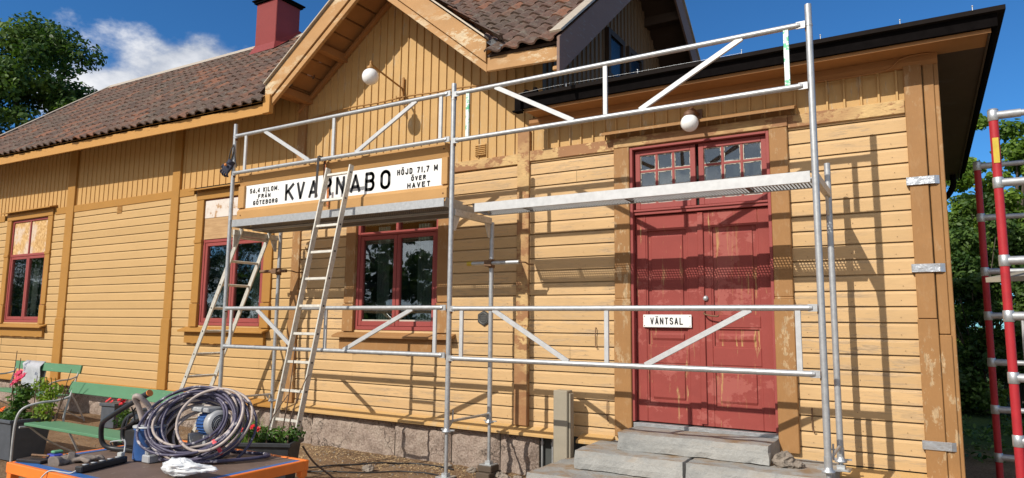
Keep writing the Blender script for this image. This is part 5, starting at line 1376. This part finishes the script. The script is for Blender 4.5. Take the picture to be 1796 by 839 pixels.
# ---------------------------------------------------------------- work table with orange rim
DX0, DX1, DY0, DY1, DZ = -4.98, -3.49, -4.14, -3.04, .65
t = thing('work_table', (-4.23, -3.6, .02), 'low brown plywood table with an orange steel rim in the foreground', 'table')
g = G(); g.box(DX0 + .03, DX1 - .03, DY0 + .03, DY1 - .03, DZ - .025, DZ); g.build('tabletop', M['deck_ply'], t)
g = G(); h = .060
g.box(DX0, DX1, DY0, DY0 + .03, DZ - h, DZ + .004); g.box(DX0, DX1, DY1 - .03, DY1, DZ - h, DZ + .004); g.box(DX0, DX0 + .03, DY0 + .03, DY1 - .03, DZ - h, DZ + .004); g.box(DX1 - .03, DX1, DY0 + .03, DY1 - .03, DZ - h, DZ + .004)
g.build('rim', M['orange'], t, .004)
g = G(); e = .055
for a, b, c, d in ((DX0 + .03, DX1 - .03, DY0 + .03, DY0 + .03 + e), (DX0 + .03, DX0 + .03 + e, DY0 + .03 + e, DY1 - .03), (DX1 - .03 - e * .8, DX1 - .03, DY0 + .03 + e, DY1 - .35 + .3)): g.box(a, b, c, d, DZ + .001, DZ + .003)
g.build('blue_edging', M['blue_tape'], t)
for x in (DX0 + .03, DX1 - .03):
    for y in (DY0 + .03, DY1 - .03):
        g = G(); g.box(x - .025, x + .025, y - .025, y + .025, DZ - h - .04, DZ - h + .002); g.tube([(x, y, .03), (x, y, DZ - h - .04)], .02, 10); g.build('leg', M['orange'], t, .003)
g = G(); g.box(DX0 + .2, DX1 - .2, -3.62, -3.58, DZ - .14, DZ - .086); g.build('cross_bar', M['orange'], t)

# paint pump ---------------------------------------------------
Pm = thing('paint_pump', (-4.45, -3.48, .65), 'paint-splattered blue electric pump with bent black tube frame on the table', 'machine')
hp = [(-4.357, -3.624, 1.073), (-4.479, -3.631, 1.022), (-4.72, -3.655, .905), (-4.82, -3.65, .855), (-4.865, -3.635, .80), (-4.875, -3.62, .725), (-4.85, -3.60, .685), (-4.79, -3.57, .672), (-4.66, -3.54, .672), (-4.50, -3.52, .672)]
g = G(); g.tube(smooth_path(hp, 5), .0165, 12); g.tube([hp[0], (-4.45, -3.63, 1.035)], .0205, 12); fr = g.build('handle_frame', M['blk_plastic'], Pm)
g = G(); g.tube([(-4.357, -3.624, 1.073), (-4.350, -3.6235, 1.0765)], .0225, 12); g.build('handle_ring', M['grip'], fr)
hp2 = [(-4.70, -3.40, .93), (-4.80, -3.42, .90), (-4.885, -3.44, .86), (-4.92, -3.45, .80), (-4.92, -3.45, .72), (-4.87, -3.45, .685), (-4.75, -3.43, .672), (-4.6, -3.40, .672)]
g = G(); g.tube(smooth_path(hp2, 5), .0165, 12); g.build('handle_frame', M['blk_plastic'], Pm)
g = G(); g.prismx([(-3.56, .68), (-3.56, .80), (-3.50, .90), (-3.36, .93), (-3.34, .68)], -4.72, -4.42); g.build('hopper', M['blk_plastic'], Pm, .01)
g = G(); g.add([(-4.75, -3.585, .80), (-4.45, -3.585, .93), (-4.43, -3.33, .95), (-4.73, -3.33, .82)], [(0, 1, 2, 3)]); g.build('hopper_lid', M['grey_cast'], Pm)
g = G(); c = (-4.365, -3.60, .655); g.lathe([(.0, 0), (.085, 0), (.088, .01), (.085, .185), (.092, .19), (.092, .202), (.0, .206)], c, 24); tk = g.build('tank', M['blue'], Pm)
g = G(); g.lathe([(.0, .012), (.098, .008), (.098, .0)], (c[0], c[1], c[2] + .204), 24); g.build('tank_lid', M['grey_cast'], tk)
g = G(); g.box(-4.30, -4.22, -3.68, -3.60, .652, .70); g.tube([(-4.27, -3.66, .70), (-4.27, -3.66, .74)], .016, 8); g.build('valve', M['grey_cast'], Pm, .006)
# motor: axis towards the camera's right
ma = Vector((.80, -.18, .05)).normalized(); mc = Vector((-4.04, -3.33, .872))
g = G(); L_ = .20; prof = [(.0, -L_), (.05, -L_), (.072, -L_ + .02), (.075, -.02), (.078, 0)]
g.lathe(prof, mc, 28, tuple(ma))
for k in range(24):
    a = 2 * math.pi * k / 24; q = Vector((0, 0, 1)).rotation_difference(ma); d = q @ Vector((math.cos(a), math.sin(a), 0)); g.beam(mc - ma * (L_ - .03) + d * .076, mc - ma * .02 + d * .076, .004, .012, tuple(d))
mo_ = g.build('motor', M['blue'], Pm)
g = G(); g.lathe([(.083, -.035), (.087, -.02), (.086, .02), (.075, .035), (.0, .038)], mc, 28, tuple(ma)); fc = g.build('fan_cover', M['grey_cast'], mo_)
g = G()
for rr in (.018, .030, .042, .054): g.lathe([(rr, .0375), (rr + .005, .0395), (rr + .005, .034)], mc, 24, tuple(ma))
g.build('fan_slots', M['black'], fc)
g = G(); g.box(-4.24, -4.06, -3.40, -3.28, .945, .975); g.box(-4.28, -4.00, -3.42, -3.25, .665, .70); g.box(-4.26, -4.22, -3.40, -3.28, .70, .80); g.box(-4.10, -4.06, -3.40, -3.28, .70, .80); g.build('motor_mount', M['grey_cast'], Pm, .006)
g = G(); g.tube(smooth_path([(-4.22, -3.3, .97), (-4.2, -3.2, 1.03), (-4.1, -3.18, 1.02), (-4.0, -3.2, .96)], 5), .012, 8); g.tube(smooth_path([(-4.50, -3.60, 1.0), (-4.6, -3.58, .93), (-4.68, -3.5, .92), (-4.75, -3.42, .80)], 5), .006, 6)
g.tube(smooth_path([(-4.55, -3.62, .97), (-4.62, -3.55, .86), (-4.70, -3.56, .82), (-4.78, -3.5, .88)], 5), .005, 6); g.build('wiring', M['blk_plastic'], Pm)
g = G()
g.tube(smooth_path([(-4.43, -3.60, .86), (-4.455, -3.63, .98), (-4.44, -3.67, 1.045), (-4.40, -3.66, 1.05), (-4.385, -3.60, .98), (-4.38, -3.57, .88)], 6), .017, 10); g.build('short_hose', M['hose_pale'], Pm)

# hose coil ----------------------------------------------------
Hc = thing('hose_coil', (-4.05, -3.45, .65), 'big coil of paint-splattered dark and pale hose leaning on the blue pump', 'hose')
e1 = Vector((.856, .516, 0)); e2 = Vector((-.30, .20, .40)); e2 = (e2 - e1 * e2.dot(e1)).normalized(); e3 = e1.cross(e2).normalized()
if e3.y > 0: e3 = -e3
c0 = Vector((-4.125, -3.405, .850))
def loop(c, ra, rb, ph, wob, n=64, a0=0, a1=2 * math.pi):
    pts = []
    for k in range(n + (0 if abs(a1 - a0 - 2 * math.pi) < 1e-6 else 1)):
        a = a0 + (a1 - a0) * k / n; r = 1 + .02 * math.sin(3 * a + ph)
        p = c + e1 * math.cos(a) * ra * r + e2 * math.sin(a) * rb * r + e3 * (wob * math.sin(a + ph) + .012 * math.sin(2 * a + 2 * ph))
        if p.z < .668: p.z = .668 + (.668 - p.z) * .03
        pts.append(p)
    return pts
gd, gp = G(), G()
rnd = random.Random(4)
for k in range(23):
    q = k / 22
    ra = .200 + .09 * rnd.random() + .016 * (k % 3); rb = ra * rnd.uniform(.80, .90)
    c = c0 + e1 * rnd.uniform(-.075, .055) + e2 * rnd.uniform(-.03, .03) + e3 * (rnd.uniform(-.05, .12))
    (gp if k % 5 in (0, 3) else gd).tube(loop(c, ra, rb, rnd.uniform(0, 6.28), rnd.uniform(.0, .035)), .0088, 8, closed=True)
gp.tube(loop(c0 + e1 * .12 + e3 * .15 - e2 * .02, .205, .215, .4, .02), .0095, 8, closed=True)
gd.build('dark_loops', M['hose_dark'], Hc, fix=False); gp.build('pale_loops', M['hose_pale'], Hc, fix=False)
g = G(); g.tube(smooth_path([(-4.20, -3.62, .672), (-4.0, -3.58, .672), (-3.85, -3.45, .672), (-3.75, -3.26, .672), (-3.74, -3.16, .672), (-3.80, -3.13, .672), (-3.92, -3.17, .672), (-4.05, -3.20, .672)], 7), .0105, 10); g.tube([(-3.742, -3.18, .674), (-3.76, -3.145, .674)], .014, 10); g.build('loose_end', M['hose_dark'], Hc)
g = G(); bc = c0 + e1 * .262 * .70 - e2 * .235 * .72 + e3 * .05
g.lathe([(.055, -.012), (.057, 0), (.055, .012)], bc + e3 * .0, 16, tuple((e1 * .7 + e2 * .7))); g.build('pink_tape', M['pink_tape'], Hc)
# extension lead, tools ---------------------------------------
t = thing('power_strip', (-4.33, -3.92, .65), 'paint-splashed black power strip lying on the table', 'power strip')
g = G(); g.beam((-4.30, -4.06, .672), (-4.40, -3.73, .672), .055, .038); bd = g.build('body', M['blk_plastic'], t, .006)
g = G()
for k in range(5):
    p = Vector((-4.315, -4.01, .692)).lerp(Vector((-4.385, -3.78, .692)), k / 4); g.lathe([(.0, 0), (.018, 0), (.019, .002), (.0, .003)], p, 14)
g.build('socket', M['grey_cast'], bd)
g = G(); g.beam((-4.385, -3.775, .705), (-4.395, -3.745, .705), .035, .026); g.build('plug', M['curtain_white'], t, .004)
g = G(); g.tube(smooth_path([(-4.39, -3.74, .715), (-4.42, -3.72, .76), (-4.50, -3.68, .77), (-4.62, -3.62, .75), (-4.80, -3.60, .72), (-4.86, -3.55, .68)], 6), .005, 6); g.build('cord', M['grey_cast'], t); g = G()
g.tube(smooth_path([(-4.30, -4.07, .668), (-4.32, -4.09, .656), (-4.40, -4.10, .655), (-4.47, -4.14, .656), (-4.5, -4.19, .58)], 6), .005, 6); g.build('cord', M['grey_cast'], t)
g1 = hand_glove((-4.62, -3.86, .674), (.5, .75, 0), (0, 0, 1), 1.05, .55, 1.15); fuse(single(g1, 'work_glove', M['glove'], (-4.62, -3.86, .655), 'brown leather work glove, the right one of the pair on the table', 'glove', 'pair of brown work gloves'), .005)
g1 = hand_glove((-4.68, -3.95, .674), (-.3, .65, .08), (0, 0, 1), 1.05, .4, 1.2); fuse(single(g1, 'work_glove', M['glove'], (-4.68, -3.96, .655), 'brown leather work glove nearer the blue tin on the table', 'glove', 'pair of brown work gloves'), .005)
g = G(); g.box(-4.84, -4.75, -3.98, -3.92, .653, .695)
t = thing('blue_tin', (-4.79, -3.95, .653), 'small blue box with a green lid on the table left of the gloves', 'box'); g.build('body', M['tin'], t, .006)
g = G(); g.box(-4.835, -4.79, -3.96, -3.90, .695, .712); g.build('lid', plain('green_lid', (.10, .30, .16), .5), t, .006)
g = G(Matrix.Translation((-4.86, -4.03, .653)) @ Matrix.Rotation(R(15), 4, 'Z')); g.box(-.10, .10, -.05, .05, 0, .018)
t = thing('tool_case', (-4.86, -4.03, .653), 'flat black tool case at the left corner of the table', 'case'); g.build('body', M['blk_plastic'], t, .003)
g = G(); g.tube([(-4.93, -4.02, .685), (-4.80, -3.98, .685)], .008, 8); g.build('scraper_handle', M['rusty'], t)
# plastic bag
g = G(); nu, nv = 72, 44; vs = []
for j in range(nv + 1):
    a = math.pi * j / nv
    for i in range(nu):
        b = 2 * math.pi * i / nu; d = Vector((math.sin(a) * math.cos(b), math.sin(a) * math.sin(b), -math.cos(a)))
        r = 1 + .30 * noise.noise(d * 2.3 + Vector((4, 1, 0))) - .28 * abs(noise.noise(d * 5)) - .14 * abs(noise.noise(d * 11 + Vector((3, 3, 3)))); p = Vector((-3.74, -3.79, .705)) + Vector((d.x * .125 * r + .10 * max(0, d.x) ** 2, d.y * .07 * r + .09 * max(0, d.x) ** 2, d.z * .055 * r * (1 - .3 * max(0, d.x))))
        if p.z < .653: p.z = .653
        vs.append(p)
g.add(vs, [(j * nu + i, j * nu + (i + 1) % nu, (j + 1) * nu + (i + 1) % nu, (j + 1) * nu + i) for j in range(nv) for i in range(nu)], True)
single(g, 'plastic_bag', M['bag'], (-3.74, -3.79, .653), 'crumpled translucent white plastic bag in front of the hose coil', 'bag')

# cables and stones on the ground ------------------------------
def gcable(pts, r, mt, label):
    P_ = smooth_path([(x, y, gz(x, y) + r + .006) for x, y in pts], 10); P_ = [Vector((p.x, p.y, gz(p.x, p.y) + r + .004)) for p in P_]
    g = G(); g.tube(P_, r, 6); single(g, 'ground_cable', mt, tuple(P_[0]), label, 'cable')
gcable([(-7.0, -1.9), (-6.2, -1.55), (-5.6, -1.0), (-5.2, -.5), (-4.8, -.25), (-4.3, -.3)], .008, M['blk_plastic'], 'black cable snaking over the dirt to the foot of the wall')
gcable([(-5.9, -1.3), (-5.1, -1.05), (-4.7, -.7), (-4.3, -.62), (-3.95, -.75)], .007, M['blk_plastic'], 'thin black cable looping on the dirt near the middle scaffold foot')
g = G(); g.tube(smooth_path([(-5.02, -1.70, .40), (-4.95, -1.62, .25), (-4.85, -1.5, .12), (-4.7, -1.5, .04), (-4.5, -1.6, .03), (-4.2, -2.0, .03)], 8), .009, 6)
single(g, 'ground_cable', M['twig'], (-5.02, -1.7, .05), 'brown cable hanging from the black planter down to the dirt', 'cable')
stones = [(-5.0, -.82, .06), (-3.75, -.28, .05), (-3.6, -.42, .055), (-3.52, -.3, .045), (-3.9, -.2, .04), (-4.1, -.25, .045), (-3.42, -.5, .035), (-3.3, -.34, .05), (-4.45, -.2, .04), (-3.66, -.62, .035)]
for i, (x, y, r) in enumerate(stones):
    single(rock((x, y, gz(x, y) + r * .4), r, (1.2, .85, .75), i * 2.3), 'stone', M['pebble'], (x, y, gz(x, y)), 'rough stone lying alone on the dirt' if i == 0 else 'small rough stone in the rubble at the foot of the wall', 'stone', None if i == 0 else 'loose stones at the foot of the wall')
g = G()
for k in range(2200):
    x = random.uniform(-9.5, -2.9); y = -abs(random.gauss(0, .9)) - .1
    if y < -3.5: continue
    r = random.uniform(.006, .018); z = gz(x, y); p = [Vector((x + random.uniform(-r, r), y + random.uniform(-r, r), z - .002)) for _ in range(3)] + [Vector((x, y, z + r * .8))]
    g.add(p, [(0, 1, 2), (0, 1, 3), (1, 2, 3), (2, 0, 3)])
kind(g.build('gravel', M['pebble'], None), 'stuff')
g = G()
for k in range(1500):
    x = random.uniform(-7.5, -3.2); y = -abs(random.gauss(.1, .35)) - .08; z = gz(x, y) + .006; a = random.uniform(0, 6.28); l = random.uniform(.006, .02); w_ = .004
    d = Vector((math.cos(a), math.sin(a), random.uniform(-.2, .3))) * l; s_ = Vector((-math.sin(a), math.cos(a), 0)) * w_; c = Vector((x, y, z)); g.add([c - d - s_, c + d - s_, c + d + s_, c - d + s_], [(0, 1, 2, 3)])
kind(g.build('paint_chips', plain('paint_chips', (.62, .45, .24), .8), None, fix=False), 'stuff')

# ---------------------------------------------------------------- trees
def tree(name, base, h, crown, nclump, nleaf, lsize, mt, label, seed, trunk_r=.25, group=None):
    rng = random.Random(seed); t = thing(name, base, label, 'tree' if name != 'shrub' else 'shrub', group)
    bx, by, bz = base; cx_, cy_, cz_, rx, ry, rz = crown
    cl = []
    for k in range(nclump):
        d = Vector((rng.gauss(0, 1), rng.gauss(0, 1), rng.gauss(0, 1))).normalized(); rr = rng.uniform(.45, 1.0) * (1 + .22 * noise.noise(d * 2 + Vector((seed, 0, 0))))
        cl.append((cx_ + d.x * rx * rr, cy_ + d.y * ry * rr, cz_ + d.z * rz * rr, rng.uniform(.12, .24) * (rx + rz) / 2, rng.random()))
    g = G(); tp = Vector((cx_, cy_, cz_ - rz * .2)); mid = Vector((bx, by, bz)).lerp(tp, .5) + Vector((.1, 0, 0))
    P_ = smooth_path([(bx, by, bz - .1), mid, tp], 5); g.tube(P_, [trunk_r * (1 - .55 * k / len(P_)) for k in range(len(P_))], 10)
    g.build('trunk', M['bark'], t)
    for k in range(min(14, nclump)):
        c = cl[k]; a = Vector((bx, by, bz)).lerp(tp, rng.uniform(.55, .98)); e = Vector(c[:3]); g = G(); P_ = smooth_path([a, a.lerp(e, .5) + Vector((0, 0, .1 * rz * .3)), e], 4)
        g.tube(P_, [trunk_r * .35 * (1 - .8 * q / len(P_)) for q in range(len(P_))], 6); g.build('limb', M['bark'], t)
    leaf_cloud('crown', mt, t, cl, nleaf, lsize, seed)
    return t
tree('deciduous_tree', (-30.6, 7, 0), 13, (-32.2, 7.0, 9.2, 3.7, 3.7, 4.8), 130, 46000, .19, M['leaf_mid'], 'large dark green leafy tree rising behind the left end of the roof', 21, .35)
# right side
tree('deciduous_tree', (1.6, 11.5, -.4), 6, (1.75, 11.4, 4.2, 1.25, 1.4, 2.0), 60, 20000, .11, M['leaf_light'], 'light green maple standing behind the building corner at the right', 22, .14)
tree('deciduous_tree', (4.6, 13.0, -.4), 7, (4.4, 13.0, 4.2, 2.2, 2.0, 2.4), 60, 9000, .16, M['leaf_light'], 'light green tree further right behind the red scaffold tower', 23, .16)
for i, (x, y, rx, rz, cz) in enumerate(((.75, 8.8, 1.0, 2.1, 1.7), (2.4, 8.4, 1.2, 1.8, 1.4), (4.0, 9.0, 1.3, 1.9, 1.5), (1.2, 10.6, 1.5, 2.2, 2.3), (-.2, 11.5, 1.4, 2.2, 2.0), (5.2, 10.5, 1.6, 2.3, 1.8))):
    labs = ['dark green shrub right beside the back corner of the building', 'dark green shrub behind the red scaffold poles', 'dark green shrub at the right edge of the view', 'taller dark shrub under the light maple', 'dark shrub mostly hidden behind the building', 'broad dark shrub furthest to the right']
    tree('shrub', (x, y, -.4), 3, (x, y, cz, rx, rx, rz), 50, 18000, .09, M['leaf_mid'], labs[i], 30 + i, .05, 'shrubs behind the building')
rg = random.Random(9)
o = leaf_cloud('ground_cover', M['leaf_mid'], None, [(rg.uniform(.3, 4.0), rg.uniform(3.5, 9.0), gz(2.5, 5) - .02 + rg.uniform(0, .10), rg.uniform(.15, .3), rg.random()) for _ in range(160)], 16000, .07, 91)
kind(o, 'stuff')
# trees across the yard, seen mirrored in the window panes
for i, (x, y, h_) in enumerate(((-10, -30, 5), (-20, -26, 7.5), (-28, -25, 9.5), (-37, -27, 11), (-46, -28, 12), (-56, -28, 13), (-67, -30, 14), (-79, -31, 15), (-92, -33, 16))):
    tree('deciduous_tree', (x, y, 0), h_, (x, y, h_ * .52, 4.4 + i * .3, 3, h_ * .48), 60, 7000, .34, M['leaf_dark'], 'tall tree across the yard, mirrored in the window panes', 50 + i, .3, 'trees across the yard')
rng_ = random.Random(5); t = thing('hedge', (-45, -23, 0), 'long low hedge added across the yard to hide mirrored sky in the lower panes', 'hedge')  # out of view, added to cover sky below the mirrored tree crowns
leaf_cloud('foliage', M['leaf_dark'], t, [(-95 + 1.1 * k, -23 + rng_.uniform(-.6, .6), rng_.uniform(.5, 2.4), rng_.uniform(.9, 1.3), rng_.random()) for k in range(95)], 26000, .3, 77)
# wall surface allowance: the cladding stands proud of the wall line, so the building and what hangs on it sit 4 cm further in
for o in list(scene.collection.objects):
    if o.parent is None and o.name.split('.')[0] in ('station_building', 'wall_lamp', 'plaque', 'door_sign', 'curtain', 'potted_plant', 'bottle'): o.location.y += .04
